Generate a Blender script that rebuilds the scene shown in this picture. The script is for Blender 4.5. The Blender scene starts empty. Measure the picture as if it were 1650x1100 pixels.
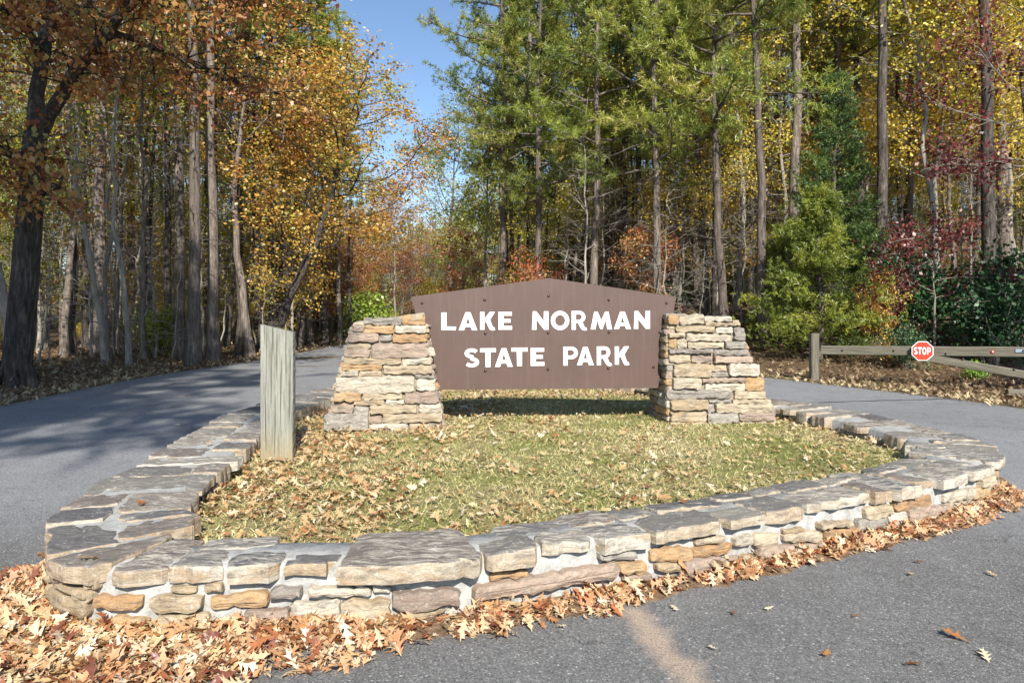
import bpy, math, random
import numpy as np
from mathutils import Vector, noise as mnoise

R = math.radians
sc = bpy.context.scene
COL = sc.collection

# ------------------------------------------------------------------ camera, sky, sun, exposure
CH = 1.6                                    # eye height
cam_d = bpy.data.cameras.new('camera')
cam = bpy.data.objects.new('camera', cam_d); COL.objects.link(cam)
cam.location = (0, 0, CH); cam.rotation_euler = (R(90), 0, 0)
cam_d.sensor_width = 36; cam_d.lens = 24; cam_d.shift_y = -50/1650
cam_d.clip_start = 0.05; cam_d.clip_end = 1500
sc.camera = cam

SUN_EL, SUN_AZ = 37.0, 12.0                  # sun stands behind the viewer, a little to the right
sd = Vector((math.sin(R(SUN_AZ))*math.cos(R(SUN_EL)), -math.cos(R(SUN_AZ))*math.cos(R(SUN_EL)), math.sin(R(SUN_EL))))
w = bpy.data.worlds.new('World'); sc.world = w; w.use_nodes = True
nt = w.node_tree; nt.nodes.clear()
sky = nt.nodes.new('ShaderNodeTexSky'); sky.sky_type = 'NISHITA'; sky.sun_disc = False
sky.sun_elevation = R(SUN_EL); sky.sun_rotation = math.atan2(sd.x, sd.y)
sky.air_density = 1.0; sky.dust_density = 0.15; sky.ozone_density = 3.0
bg = nt.nodes.new('ShaderNodeBackground'); bg.inputs[1].default_value = 0.11
wo = nt.nodes.new('ShaderNodeOutputWorld')
nt.links.new(sky.outputs[0], bg.inputs[0]); nt.links.new(bg.outputs[0], wo.inputs[0])
sl = bpy.data.lights.new('sun', 'SUN'); sl.energy = 5.0; sl.angle = R(0.5); sl.color = (1, .965, .90)
so = bpy.data.objects.new('sun', sl); COL.objects.link(so); so.location = (0, 0, 40)
so.rotation_euler = (-sd).to_track_quat('-Z', 'Y').to_euler()
sc.view_settings.view_transform = 'Standard'; sc.view_settings.look = 'None'
sc.view_settings.exposure = 0.70; sc.view_settings.gamma = 1.0
sc.render.engine = 'CYCLES'
sc.cycles.use_denoising = True
sc.cycles.max_bounces = 4; sc.cycles.diffuse_bounces = 3; sc.cycles.glossy_bounces = 1
sc.cycles.transmission_bounces = 3; sc.cycles.transparent_max_bounces = 4

# ------------------------------------------------------------------ helpers
def tag(o, label=None, cat=None, group=None, kind=None):
    if label: o['label'] = label
    if cat: o['category'] = cat
    if group: o['group'] = group
    if kind: o['kind'] = kind
    return o
def empty(name, loc, rz=0.0):
    o = bpy.data.objects.new(name, None); COL.objects.link(o)
    o.location = loc; o.rotation_euler = (0, 0, rz); o.empty_display_size = .2
    return o
def link(name, me, parent=None, loc=(0, 0, 0), mat=None):
    o = bpy.data.objects.new(name, me); COL.objects.link(o)
    o.location = loc
    if parent: o.parent = parent
    if mat and not me.materials: me.materials.append(mat)
    return o
def np_mesh(name, V, Q, smooth=False, attrs=None, mats=None, midx=None):
    """mesh of quads from numpy arrays"""
    V = np.asarray(V, dtype=np.float32).reshape(-1, 3); Q = np.asarray(Q, dtype=np.int32).reshape(-1, 4)
    me = bpy.data.meshes.new(name)
    me.vertices.add(len(V)); me.vertices.foreach_set('co', V.ravel())
    me.loops.add(Q.size); me.loops.foreach_set('vertex_index', Q.ravel())
    me.polygons.add(len(Q)); me.polygons.foreach_set('loop_start', np.arange(0, Q.size, 4, dtype=np.int32))
    if midx is not None: me.polygons.foreach_set('material_index', np.asarray(midx, dtype=np.int32))
    if smooth is True: me.polygons.foreach_set('use_smooth', np.ones(len(Q), dtype=bool))
    elif smooth is not False: me.polygons.foreach_set('use_smooth', np.asarray(smooth, dtype=bool))
    for m in (mats or []): me.materials.append(m)
    if attrs:
        for k, a in attrs.items():
            at = me.attributes.new(k, 'FLOAT', 'POINT'); at.data.foreach_set('value', np.asarray(a, dtype=np.float32))
    me.update(calc_edges=True); me.validate()
    return me
def py_mesh(name, V, F, smooth=False, mat=None):
    me = bpy.data.meshes.new(name); me.from_pydata([tuple(v) for v in V], [], F); me.update()
    if smooth: me.polygons.foreach_set('use_smooth', np.ones(len(me.polygons), dtype=bool))
    if mat: me.materials.append(mat)
    return me
def gpt(px, py, z=0.0):
    """layout helper: where the sight line of a photo point meets the level z"""
    d = (CH-z)*1100/(py-500); return ((px-825)/1100*d, d)
def prow(px, d): return (px-825)/1100*d
def pz(py, d): return CH-(py-500)*d/1100
def sstep(a, b, x):
    t = np.clip((x-a)/(b-a), 0, 1); return t*t*(3-2*t)

# ------------------------------------------------------------------ materials
class NT:
    def __init__(s, name):
        s.m = bpy.data.materials.new(name); s.m.use_nodes = True; s.t = s.m.node_tree; s.t.nodes.clear()
        s.out = s.n('ShaderNodeOutputMaterial')
    def n(s, t, **k):
        x = s.t.nodes.new(t)
        for a, b in k.items(): setattr(x, a, b)
        return x
    def l(s, a, b): s.t.links.new(a, b)
    def val(s, sock, v):
        if isinstance(v, (int, float, tuple, list)): sock.default_value = v if not isinstance(v, (tuple, list)) or len(v) != 3 or sock.type != 'RGBA' else (*v, 1)
        else: s.l(v, sock)
    def noise(s, vec, scale, detail=4, rough=.6, dist=0.0):
        x = s.n('ShaderNodeTexNoise'); s.l(vec, x.inputs['Vector']); x.inputs['Scale'].default_value = scale
        x.inputs['Detail'].default_value = detail; x.inputs['Roughness'].default_value = rough; x.inputs['Distortion'].default_value = dist
        return x.outputs['Fac']
    def ramp(s, fac, stops, interp='LINEAR'):
        x = s.n('ShaderNodeValToRGB'); x.color_ramp.interpolation = interp
        e = x.color_ramp.elements
        while len(e) < len(stops): e.new(.5)
        for i, (p, c) in enumerate(stops):
            e[i].position = p; e[i].color = (*c, 1) if isinstance(c, (tuple, list)) else (c, c, c, 1)
        s.l(fac, x.inputs[0]); return x.outputs[0]
    def mix(s, f, a, b, mode='MIX'):
        x = s.n('ShaderNodeMix', data_type='RGBA', blend_type=mode)
        s.val(x.inputs[0], f); s.val(x.inputs[6], a); s.val(x.inputs[7], b); return x.outputs[2]
    def math(s, op, a, b=0.0, clamp=False):
        x = s.n('ShaderNodeMath', operation=op, use_clamp=clamp); s.val(x.inputs[0], a); s.val(x.inputs[1], b); return x.outputs[0]
    def mapping(s, vec, scale=(1, 1, 1), loc=(0, 0, 0), rot=(0, 0, 0)):
        x = s.n('ShaderNodeMapping'); s.l(vec, x.inputs[0]); x.inputs[1].default_value = loc; x.inputs[2].default_value = rot; x.inputs[3].default_value = scale
        return x.outputs[0]
    def pos(s): return s.n('ShaderNodeNewGeometry').outputs['Position']
    def obj(s): return s.n('ShaderNodeTexCoord').outputs['Object']
    def rnd(s): return s.n('ShaderNodeObjectInfo').outputs['Random']
    def bump(s, h, strength, dist, normal=None):
        x = s.n('ShaderNodeBump'); s.l(h, x.inputs['Height']); x.inputs['Strength'].default_value = strength; x.inputs['Distance'].default_value = dist
        if normal is not None: s.l(normal, x.inputs['Normal'])
        return x.outputs[0]
    def pbr(s, col, rough=.9, bump=None, spec=.3, metal=0.0):
        x = s.n('ShaderNodeBsdfPrincipled'); s.val(x.inputs['Base Color'], col); s.val(x.inputs['Roughness'], rough)
        x.inputs['Specular IOR Level'].default_value = spec; x.inputs['Metallic'].default_value = metal
        if bump is not None: s.l(bump, x.inputs['Normal'])
        s.l(x.outputs[0], s.out.inputs[0]); return s.m
    def shift(s, vec, k=37.0):
        """moves a texture by the object's own random number so that no two pieces share a pattern"""
        c = s.n('ShaderNodeVectorMath', operation='SCALE'); c.inputs[0].default_value = (1, 1.7, 2.3)
        s.l(s.math('MULTIPLY', s.rnd(), k), c.inputs[3])
        a = s.n('ShaderNodeVectorMath', operation='ADD'); s.l(vec, a.inputs[0]); s.l(c.outputs[0], a.inputs[1]); return a.outputs[0]

def stone_mat(name, a, b, c, lichen=.35, capped=False):
    g = NT(name); p = g.shift(g.pos()); r = g.rnd()
    base = g.ramp(r, [(0, a), (.35, b), (.7, c), (1, a)])
    ps = g.mapping(p, (1, 1, 3.0))
    n1 = g.noise(ps, 9, 6, .65, .4); n2 = g.noise(p, 34, 5, .7); n3 = g.noise(ps, 4, 3, .5, .8); n4 = g.noise(p, 120, 3, .6)
    col = g.mix(g.ramp(n3, [(.42, 0), (.62, 1)]), base, g.ramp(g.math('FRACT', g.math('MULTIPLY', r, 7.3)), [(0, c), (.5, a), (1, b)]))
    col = g.mix(g.ramp(n1, [(.30, .75), (.52, 0)]), col, (.10, .085, .07))            # dirt in the bedding
    col = g.mix(g.math('MULTIPLY', g.ramp(n2, [(.55, 0), (.68, 1)]), lichen), col, (.62, .58, .50))
    col = g.mix(.35, col, g.ramp(n4, [(.3, .35), (.7, .75)]), 'OVERLAY')
    if capped:                                                # the weathered grey crust on the walked-on upper side of the slabs
        nz = g.n('ShaderNodeSeparateXYZ'); g.l(g.n('ShaderNodeNewGeometry').outputs['Normal'], nz.inputs[0])
        up = g.ramp(g.math('ADD', nz.outputs[2], g.math('MULTIPLY', g.math('SUBTRACT', n1, .5), .9)), [(.42, 0), (.72, 1)])
        st = g.noise(g.mapping(p, (1.6, 8, 1), rot=(0, 0, .2)), 5, 6, .75, .7)
        crust = g.ramp(g.math('FRACT', g.math('MULTIPLY', r, 5.1)), [(0, (.085, .082, .085)), (.35, (.12, .112, .105)), (.65, (.16, .145, .125)), (.85, (.13, .10, .085)), (1, (.20, .18, .15))])
        crust = g.mix(g.math('MULTIPLY', g.ramp(st, [(.45, 0), (.60, .95)]), g.ramp(g.math('ADD', g.noise(p, 2.2, 3), g.math('MULTIPLY', g.math('SUBTRACT', r, .5), .35)), [(.40, .15), (.6, 1)])), crust, (.44, .395, .32))
        crust = g.mix(g.ramp(g.noise(p, 22, 5, .75), [(.58, 0), (.68, .75)]), crust, (.52, .50, .46))
        crust = g.mix(.3, crust, g.ramp(n4, [(.3, .35), (.7, .7)]), 'OVERLAY')
        col = g.mix(up, col, crust)
    h = g.math('ADD', g.math('MULTIPLY', n1, .6), g.math('ADD', g.math('MULTIPLY', n2, .3), g.math('MULTIPLY', n4, .12)))
    return g.pbr(col, .88, g.bump(h, 1.0, .022), .25)
M = {}
M['tan'] = stone_mat('stone_tan', (.38, .30, .195), (.31, .23, .14), (.45, .375, .27))
M['orange'] = stone_mat('stone_orange', (.39, .24, .115), (.33, .20, .10), (.43, .30, .165), .25)
M['grey'] = stone_mat('stone_grey', (.25, .22, .185), (.32, .29, .24), (.20, .17, .145), .45)
M['pink'] = stone_mat('stone_pink', (.32, .235, .18), (.37, .28, .21), (.25, .19, .15), .3)
M['white'] = stone_mat('stone_white', (.43, .375, .285), (.37, .31, .225), (.49, .44, .36), .5)
M['cap'] = stone_mat('stone_cap', (.42, .35, .255), (.35, .25, .155), (.50, .46, .385), .5, True)
def f_mortar():
    g = NT('mortar'); p = g.pos(); n = g.noise(p, 14, 6, .65); n2 = g.noise(p, 90, 3, .6)
    col = g.mix(.3, g.ramp(n, [(.25, (.22, .21, .19)), (.5, (.36, .35, .325)), (.75, (.48, .47, .44))]), g.ramp(n2, [(.3, .3), (.7, .7)]), 'OVERLAY')
    return g.pbr(col, .95, g.bump(g.math('ADD', n, g.math('MULTIPLY', n2, .3)), .8, .012), .1)
M['mortar'] = f_mortar()
def f_pmortar():
    g = NT('pillar_mortar'); p = g.pos(); n = g.noise(p, 18, 6, .65)
    return g.pbr(g.ramp(n, [(.25, (.14, .115, .085)), (.5, (.30, .25, .185)), (.75, (.42, .36, .28))]), .95, g.bump(n, .8, .012), .1)
M['pmortar'] = f_pmortar()
def f_asphalt():
    g = NT('asphalt'); p = g.pos()
    vo = g.n('ShaderNodeTexVoronoi'); g.l(p, vo.inputs['Vector']); vo.inputs['Scale'].default_value = 130
    v2 = g.n('ShaderNodeTexVoronoi'); g.l(p, v2.inputs['Vector']); v2.inputs['Scale'].default_value = 55
    big = g.noise(p, .35, 4, .6, .6); mid = g.noise(p, 3.5, 5, .65); fine = g.noise(p, 160, 2, .5)
    sx = g.n('ShaderNodeSeparateXYZ'); g.l(p, sx.inputs[0])
    # the newer lane on the left is paler and smoother, the turning area by the wall is older and coarser
    lane = g.ramp(g.math('ADD', g.math('MULTIPLY', sx.outputs[1], .09), g.math('MULTIPLY', g.math('SUBTRACT', big, .5), .35)), [(.34, 0), (.52, 1)])
    base = g.mix(lane, (.155, .150, .142), (.235, .235, .238))
    col = g.mix(.55, base, g.ramp(big, [(.3, .38), (.7, .62)]), 'OVERLAY')
    col = g.mix(.35, col, g.ramp(mid, [(.3, .36), (.7, .64)]), 'OVERLAY')
    sep = g.n('ShaderNodeSeparateColor'); g.l(vo.outputs['Color'], sep.inputs[0])
    col = g.mix(g.ramp(sep.outputs[0], [(.80, 0), (.86, .55)]), col, (.36, .34, .31))
    sep2 = g.n('ShaderNodeSeparateColor'); g.l(v2.outputs['Color'], sep2.inputs[0])
    spot = g.math('MULTIPLY', g.ramp(sep2.outputs[1], [(.93, 0), (.95, 1)]), g.ramp(v2.outputs['Distance'], [(.25, .7), (.4, 0)]))
    col = g.mix(spot, col, (.55, .52, .47))
    col = g.mix(g.ramp(sep.outputs[1], [(.70, 0), (.8, .55)]), col, (.045, .043, .042))
    ce = g.n('ShaderNodeTexVoronoi', feature='DISTANCE_TO_EDGE'); ce.inputs['Scale'].default_value = .8
    wv = g.n('ShaderNodeVectorMath', operation='ADD'); g.l(p, wv.inputs[0]); nz_ = g.n('ShaderNodeTexNoise'); g.l(p, nz_.inputs['Vector']); nz_.inputs['Scale'].default_value = 3.5; nz_.inputs['Detail'].default_value = 5
    sv = g.n('ShaderNodeVectorMath', operation='SCALE'); g.l(nz_.outputs['Color'], sv.inputs[0]); sv.inputs[3].default_value = .5; g.l(sv.outputs[0], wv.inputs[1]); g.l(wv.outputs[0], ce.inputs['Vector'])
    crk = g.math('MULTIPLY', g.ramp(ce.outputs[0], [(.0, .8), (.006, 0)]), g.ramp(g.noise(p, .9, 2), [(.5, 0), (.6, 1)]))
    col = g.mix(crk, col, (.03, .028, .026))
    col = g.mix(g.ramp(g.noise(p, 1.4, 5, .7, 1.0), [(.56, 0), (.72, .45)]), col, (.07, .065, .06))
    # sand washed out from under the wall, a tongue that widens toward the viewer
    ax, ay = gpt(1010, 975); bx, by = gpt(1125, 1110)
    t = g.math('DIVIDE', g.math('SUBTRACT', ay, sx.outputs[1]), ay-by)
    cx = g.math('ADD', g.math('MULTIPLY', t, bx-ax), ax)
    dx = g.math('ABSOLUTE', g.math('SUBTRACT', sx.outputs[0], g.math('ADD', cx, g.math('MULTIPLY', g.math('SUBTRACT', g.noise(p, 6, 3), .5), .16))))
    wdt = g.math('ADD', g.math('MULTIPLY', g.noise(p, 7, 6, .75), .26), -.01)
    sand = g.math('MULTIPLY', g.ramp(g.math('DIVIDE', dx, wdt), [(.25, 1), (1.0, 0)]), g.ramp(t, [(.0, 0), (.1, 1), (1, .9)]))
    sand = g.math('MULTIPLY', sand, g.ramp(g.noise(p, 130, 4, .75), [(.40, .08), (.56, 1)]))
    col = g.mix(sand, col, (.47, .345, .245))
    # dry soil and leaf dust that gathers along the foot of the wall on the left
    h = g.math('ADD', g.math('MULTIPLY', vo.outputs['Distance'], -.7), g.math('MULTIPLY', fine, .5))
    return g.pbr(col, .85, g.bump(h, .55, .008), .3)
M['asphalt'] = f_asphalt()
def f_tar():
    g = NT('tar'); n = g.noise(g.pos(), 40, 3)
    return g.pbr(g.ramp(n, [(.3, .012), (.7, .03)]), .5, None, .4)
M['tar'] = f_tar()
def f_ground():
    g = NT('forest_floor'); p = g.pos()
    n = g.noise(p, 9, 6, .75); b = g.noise(p, .5, 4, .6, .5); f = g.noise(p, 45, 4, .7)
    col = g.ramp(n, [(.25, (.035, .024, .016)), (.45, (.13, .085, .05)), (.6, (.23, .155, .09)), (.78, (.36, .25, .15))])
    col = g.mix(g.ramp(b, [(.5, 0), (.66, .55)]), col, g.ramp(f, [(.3, (.10, .10, .03)), (.7, (.30, .26, .11))]))
    return g.pbr(col, .95, g.bump(g.math('ADD', n, g.math('MULTIPLY', f, .6)), 1.0, .06), .1)
M['ground'] = f_ground()
def f_lawn():
    g = NT('lawn_soil'); p = g.pos()
    n = g.noise(p, 30, 5, .7); b = g.noise(p, 1.1, 4, .6, .4)
    col = g.mix(g.ramp(b, [(.38, 0), (.62, 1)]), g.ramp(n, [(.3, (.18, .145, .07)), (.7, (.42, .35, .18))]), g.ramp(n, [(.3, (.11, .12, .035)), (.7, (.30, .29, .10))]))
    return g.pbr(col, .95, g.bump(n, 1.0, .03), .1)
M['lawn'] = f_lawn()
def leaf_mat(name, stops, trans=.42, objrnd=False, gloss=.04):
    g = NT(name)
    if objrnd: f = g.rnd()
    else:
        a = g.n('ShaderNodeAttribute', attribute_name='rnd'); f = a.outputs['Fac']
    col = g.ramp(f, stops)
    if not objrnd:                                             # one tree differs a little from the next
        hs = g.n('ShaderNodeHueSaturation'); r = g.rnd()
        g.l(g.math('ADD', .485, g.math('MULTIPLY', r, .03)), hs.inputs['Hue'])
        g.l(g.math('ADD', .85, g.math('MULTIPLY', g.math('FRACT', g.math('MULTIPLY', r, 9.7)), .3)), hs.inputs['Value'])
        hs.inputs['Saturation'].default_value = 1.0; g.l(col, hs.inputs['Color']); col = hs.outputs[0]
    d = g.n('ShaderNodeBsdfDiffuse'); g.l(col, d.inputs[0])
    t = g.n('ShaderNodeBsdfTranslucent'); g.l(col, t.inputs[0])
    m = g.n('ShaderNodeMixShader'); m.inputs[0].default_value = trans; g.l(d.outputs[0], m.inputs[1]); g.l(t.outputs[0], m.inputs[2])
    gl = g.n('ShaderNodeBsdfGlossy'); gl.inputs['Roughness'].default_value = .45; gl.inputs[0].default_value = (1, 1, 1, 1)
    m2 = g.n('ShaderNodeMixShader'); m2.inputs[0].default_value = gloss; g.l(m.outputs[0], m2.inputs[1]); g.l(gl.outputs[0], m2.inputs[2])
    g.l(m2.outputs[0], g.out.inputs[0]); return g.m
M['gold'] = leaf_mat('leaf_gold', [(0, (.44, .17, .03)), (.25, (.60, .31, .05)), (.55, (.66, .43, .07)), (.8, (.58, .48, .09)), (1, (.34, .37, .07))])
M['rust'] = leaf_mat('leaf_rust', [(0, (.26, .06, .025)), (.35, (.46, .16, .045)), (.65, (.56, .27, .075)), (.88, (.50, .36, .10)), (1, (.28, .27, .07))])
M['yellow'] = leaf_mat('leaf_yellow', [(0, (.48, .31, .04)), (.4, (.68, .52, .06)), (.75, (.66, .58, .08)), (1, (.38, .44, .07))])
M['olive'] = leaf_mat('leaf_olive', [(0, (.16, .21, .03)), (.4, (.28, .33, .045)), (.75, (.44, .42, .055)), (1, (.58, .42, .05))])
M['maroon'] = leaf_mat('leaf_maroon', [(0, (.07, .015, .015)), (.5, (.18, .03, .03)), (.85, (.30, .06, .045)), (1, (.36, .13, .05))])
M['dry'] = leaf_mat('leaf_dry', [(0, (.20, .10, .05)), (.5, (.34, .20, .10)), (1, (.46, .32, .18))])
M['pine'] = leaf_mat('needle_pine', [(0, (.10, .145, .028)), (.4, (.24, .29, .042)), (.75, (.38, .40, .06)), (.93, (.50, .46, .085)), (1, (.50, .30, .09))], .36)
M['pine2'] = leaf_mat('needle_pine_pale', [(0, (.11, .16, .03)), (.4, (.27, .32, .05)), (.8, (.44, .45, .08)), (1, (.56, .44, .13))], .35)
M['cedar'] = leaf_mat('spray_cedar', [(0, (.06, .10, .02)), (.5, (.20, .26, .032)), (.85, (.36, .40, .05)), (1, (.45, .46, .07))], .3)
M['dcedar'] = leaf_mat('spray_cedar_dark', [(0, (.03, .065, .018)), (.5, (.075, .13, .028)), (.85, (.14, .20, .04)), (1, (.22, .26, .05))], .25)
M['holly'] = leaf_mat('leaf_holly', [(0, (.012, .04, .015)), (.5, (.03, .09, .03)), (.85, (.06, .15, .045)), (1, (.12, .20, .06))], .15, gloss=.03)
M['fern'] = leaf_mat('leaf_lime', [(0, (.12, .22, .03)), (.5, (.24, .38, .04)), (1, (.40, .46, .07))], .35)
M['litter'] = leaf_mat('leaf_litter', [(0, (.18, .07, .03)), (.13, (.38, .16, .05)), (.3, (.50, .29, .12)), (.55, (.56, .39, .19)), (.8, (.63, .49, .28)), (1, (.68, .58, .40))], .12, gloss=.05)
M['litter_part'] = leaf_mat('leaf_litter_single', [(0, (.18, .07, .03)), (.13, (.40, .16, .05)), (.3, (.50, .29, .12)), (.55, (.56, .39, .19)), (.8, (.63, .49, .28)), (1, (.68, .58, .40))], .12, True, .05)
M['floor_leaf'] = leaf_mat('leaf_forest_floor', [(0, (.07, .035, .022)), (.4, (.18, .10, .06)), (.75, (.34, .22, .13)), (1, (.58, .43, .25))], .1)
M['grass'] = leaf_mat('grass_blade', [(0, (.12, .16, .03)), (.3, (.25, .28, .06)), (.6, (.46, .41, .15)), (1, (.66, .56, .29))], .25)
def bark_mat(name, a, b, c):
    g = NT(name); o = g.shift(g.obj())
    n = g.noise(g.mapping(o, (1, 1, .16)), 16, 6, .7, .3); n2 = g.noise(g.mapping(o, (1, 1, .5)), 4, 4, .6); n3 = g.noise(g.mapping(o, (1, 1, .35)), 45, 4, .7)
    col = g.ramp(n, [(.28, a), (.52, b), (.75, c)])
    col = g.mix(.5, col, g.ramp(n2, [(.3, .3), (.7, .7)]), 'OVERLAY')
    hs = g.n('ShaderNodeHueSaturation'); g.l(g.math('ADD', .75, g.math('MULTIPLY', g.rnd(), .5)), hs.inputs['Value']); g.l(col, hs.inputs['Color'])
    return g.pbr(hs.outputs[0], .95, g.bump(g.math('ADD', n, g.math('MULTIPLY', n3, .4)), 1.0, .05), .1)
M['bark'] = bark_mat('bark_pine', (.055, .043, .035), (.18, .145, .118), (.37, .31, .255))
M['bark_dark'] = bark_mat('bark_dark', (.026, .021, .018), (.09, .075, .063), (.26, .225, .19))
M['bark_pale'] = bark_mat('bark_pale', (.14, .12, .095), (.30, .265, .22), (.46, .42, .36))
M['twig'] = bark_mat('bark_twig', (.16, .135, .105), (.30, .265, .215), (.46, .41, .34))
def f_wood(name, a, b, c, foot=None):
    g = NT(name); o = g.obj(); o2 = g.shift(o)
    n = g.noise(g.mapping(o2, (22, 22, 1.1)), 2.2, 6, .7, .25); n2 = g.noise(g.mapping(o2, (3, 3, .5)), 2.0, 4, .6); k = g.noise(g.mapping(o2, (26, 26, .55)), 1.6, 4, .6, .1)
    col = g.ramp(n, [(.25, a), (.5, b), (.78, c)])
    col = g.mix(.45, col, g.ramp(n2, [(.3, .33), (.7, .67)]), 'OVERLAY')
    col = g.mix(g.ramp(k, [(.30, .9), (.40, 0)]), col, (.045, .04, .03))
    if foot:
        s = g.n('ShaderNodeSeparateXYZ'); g.l(o, s.inputs[0])
        col = g.mix(g.ramp(g.math('ADD', s.outputs[2], g.math('MULTIPLY', n2, .25)), [(.10, .75), (.5, 0)]), col, foot)   # ochre stain soaked up from the soil
    return g.pbr(col, .88, g.bump(g.math('ADD', n, g.math('MULTIPLY', k, 1.2)), 1.0, .014), .15)
M['post'] = f_wood('wood_green_grey', (.14, .135, .11), (.29, .285, .235), (.41, .40, .345), (.38, .28, .13))
M['gatewood'] = f_wood('wood_gate', (.085, .075, .055), (.17, .15, .11), (.29, .265, .205))
def f_paint(name, col, rough=.55, grain=.08, spec=.35):
    g = NT(name); p = g.pos(); n = g.noise(p, 3, 5, .65); n2 = g.noise(p, 140, 2, .5)
    c = g.mix(grain*2, col, g.ramp(n, [(.3, .3), (.7, .7)]), 'OVERLAY')
    c = g.mix(grain, c, g.ramp(n2, [(.3, .3), (.7, .7)]), 'OVERLAY')
    return g.pbr(c, rough, g.bump(n2, .12, .002), spec)
def f_board():
    g = NT('sign_brown'); p = g.pos(); n = g.noise(p, 2.2, 5, .65)
    st = g.noise(g.mapping(p, (14, 14, .8)), 1.6, 5, .65)                      # faint vertical rain streaks
    n2 = g.noise(p, 160, 2, .5)
    c = g.mix(.28, (.105, .065, .052), g.ramp(n, [(.3, .33), (.7, .67)]), 'OVERLAY')
    c = g.mix(g.ramp(st, [(.52, 0), (.75, .22)]), c, (.20, .155, .135))
    c = g.mix(.14, c, g.ramp(n2, [(.3, .3), (.7, .7)]), 'OVERLAY')
    return g.pbr(c, .5, g.bump(n2, .1, .002), .4)
M['board'] = f_board()
M['letter'] = f_paint('letter_white', (.86, .85, .81), .5, .05)
M['red'] = f_paint('stop_red', (.46, .045, .02), .5, .12)
M['signwhite'] = f_paint('stop_white', (.82, .80, .76), .5, .05)
M['bolt'] = f_paint('bolt_brown', (.045, .03, .025), .3, .1, .6)
M['zinc'] = f_paint('strap_zinc', (.28, .32, .38), .45, .2, .5)

# ------------------------------------------------------------------ ground, road, wall curve
def height(x, y):
    x = np.asarray(x, float); y = np.asarray(y, float)
    t = (y-16.3)+.18*(x-7)
    b = (1.55*sstep(0, 9, t)+.05*np.maximum(0, t-9))*sstep(2.5, 8, x)
    lft = .15*sstep(9.2, 11, -x)*sstep(8, 16, y)
    far = .05*np.maximum(0, np.hypot(x, y)-70)
    return b+lft+far
gx = np.concatenate([np.linspace(-300, -36, 12), np.arange(-34, 40, .8), np.linspace(42, 300, 12)])
gy = np.concatenate([np.linspace(-120, -12, 8), np.arange(-10, 60, .8), np.linspace(62, 320, 14)])
XX, YY = np.meshgrid(gx, gy); ZZ = height(XX, YY)
rngG = np.random.default_rng(5)
bump_amt = .035*sstep(9.0, 10, np.abs(XX+.2))+.03*sstep(17, 19, YY)
ZZ = ZZ+bump_amt*rngG.normal(size=ZZ.shape)-.03*(bump_amt > .001)
ny, nx = XX.shape; ii = np.arange(ny*nx).reshape(ny, nx)
Q = np.stack([ii[:-1, :-1], ii[:-1, 1:], ii[1:, 1:], ii[1:, :-1]], -1).reshape(-1, 4)
gme = np_mesh('ground', np.stack([XX, YY, ZZ], -1), Q, True, None, [M['ground']])
tag(link('ground', gme), 'leaf strewn forest floor on both sides of the roads', kind='structure')

def catmull(P, closed=True, n=12):
    P = np.array(P, float); N = len(P); out = []
    for i in range(N if closed else N-1):
        p0, p1, p2, p3 = (P[(i-1) % N], P[i], P[(i+1) % N], P[(i+2) % N]) if closed else (P[max(i-1, 0)], P[i], P[i+1], P[min(i+2, N-1)])
        for k in range(n):
            t = k/n
            out.append(.5*((2*p1)+(-p0+p2)*t+(2*p0-5*p1+4*p2-p3)*t*t+(-p0+3*p1-3*p2+p3)*t**3))
    if not closed: out.append(P[-1])
    return np.array(out)
LE = catmull([(-8.7, -9.5), (-8.6, 0), (-8.55, 11), (-8.8, 15.7), (-8.4, 19.5), (-8.05, 23.5), (-7.9, 31), (-7.0, 40), (-4, 50), (3, 58), (14, 63)], False, 8)
RE = catmull([(60, -8), (30, -5), (18, 0), (12, 4.5), (9.4, 8), (8.35, 11), (7.95, 12.2), (7.45, 13.3), (6.75, 14.8), (5.9, 16.4), (3.4, 20.5), (-.3, 25), (-2.2, 32), (-1.8, 42), (4.2, 51), (14, 57)], False, 8)
# asphalt: one sheet between the two edges, drawn as a fan of strips
def asphalt():
    V = []; F = []; K = 40
    n = 160
    def res(P):
        s = np.concatenate([[0], np.cumsum(np.hypot(*np.diff(P, axis=0).T))]); q = np.linspace(0, s[-1], n); return np.stack([np.interp(q, s, P[:, 0]), np.interp(q, s, P[:, 1])], -1)
    a = res(LE)
    poly = np.concatenate([LE, RE[::-1], [[60, -9.5]]])
    # ear-clip through Blender's own tessellator
    from mathutils.geometry import tessellate_polygon
    pts = [Vector((p[0], p[1], 0)) for p in poly]
    tri = tessellate_polygon([pts])
    rg = np.random.default_rng(3)
    V = [(p[0], p[1], .006) for p in poly]
    me = py_mesh('asphalt_road', V, [tuple(t) for t in tri], False, M['asphalt'])
    import bmesh
    bm = bmesh.new(); bm.from_mesh(me); bmesh.ops.recalc_face_normals(bm, faces=bm.faces)
    for f in bm.faces:
        if f.normal.z < 0: f.normal_flip()
    bm.to_mesh(me); bm.free()
    return me
ro = tag(link('asphalt_road', asphalt()), 'grey asphalt road forking round the stone walled island', kind='structure')
# the dark joint across the lane on the right
jx0, jy0 = gpt(1318, 649.5); jx1, jy1 = gpt(1534, 642.5)
jv = []
for k in range(25):
    t = k/24; x = jx0+(jx1-jx0)*t; y = jy0+(jy1-jy0)*t+.03*math.sin(t*5)+.012*math.sin(t*31)
    ww = .022+.008*math.sin(t*17)
    jv += [(x, y-ww, .0105), (x, y+ww, .0105)]
link('tar_joint', py_mesh('tar_joint', jv, [(2*k, 2*k+2, 2*k+3, 2*k+1) for k in range(24)], False, M['tar']), ro)

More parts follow.
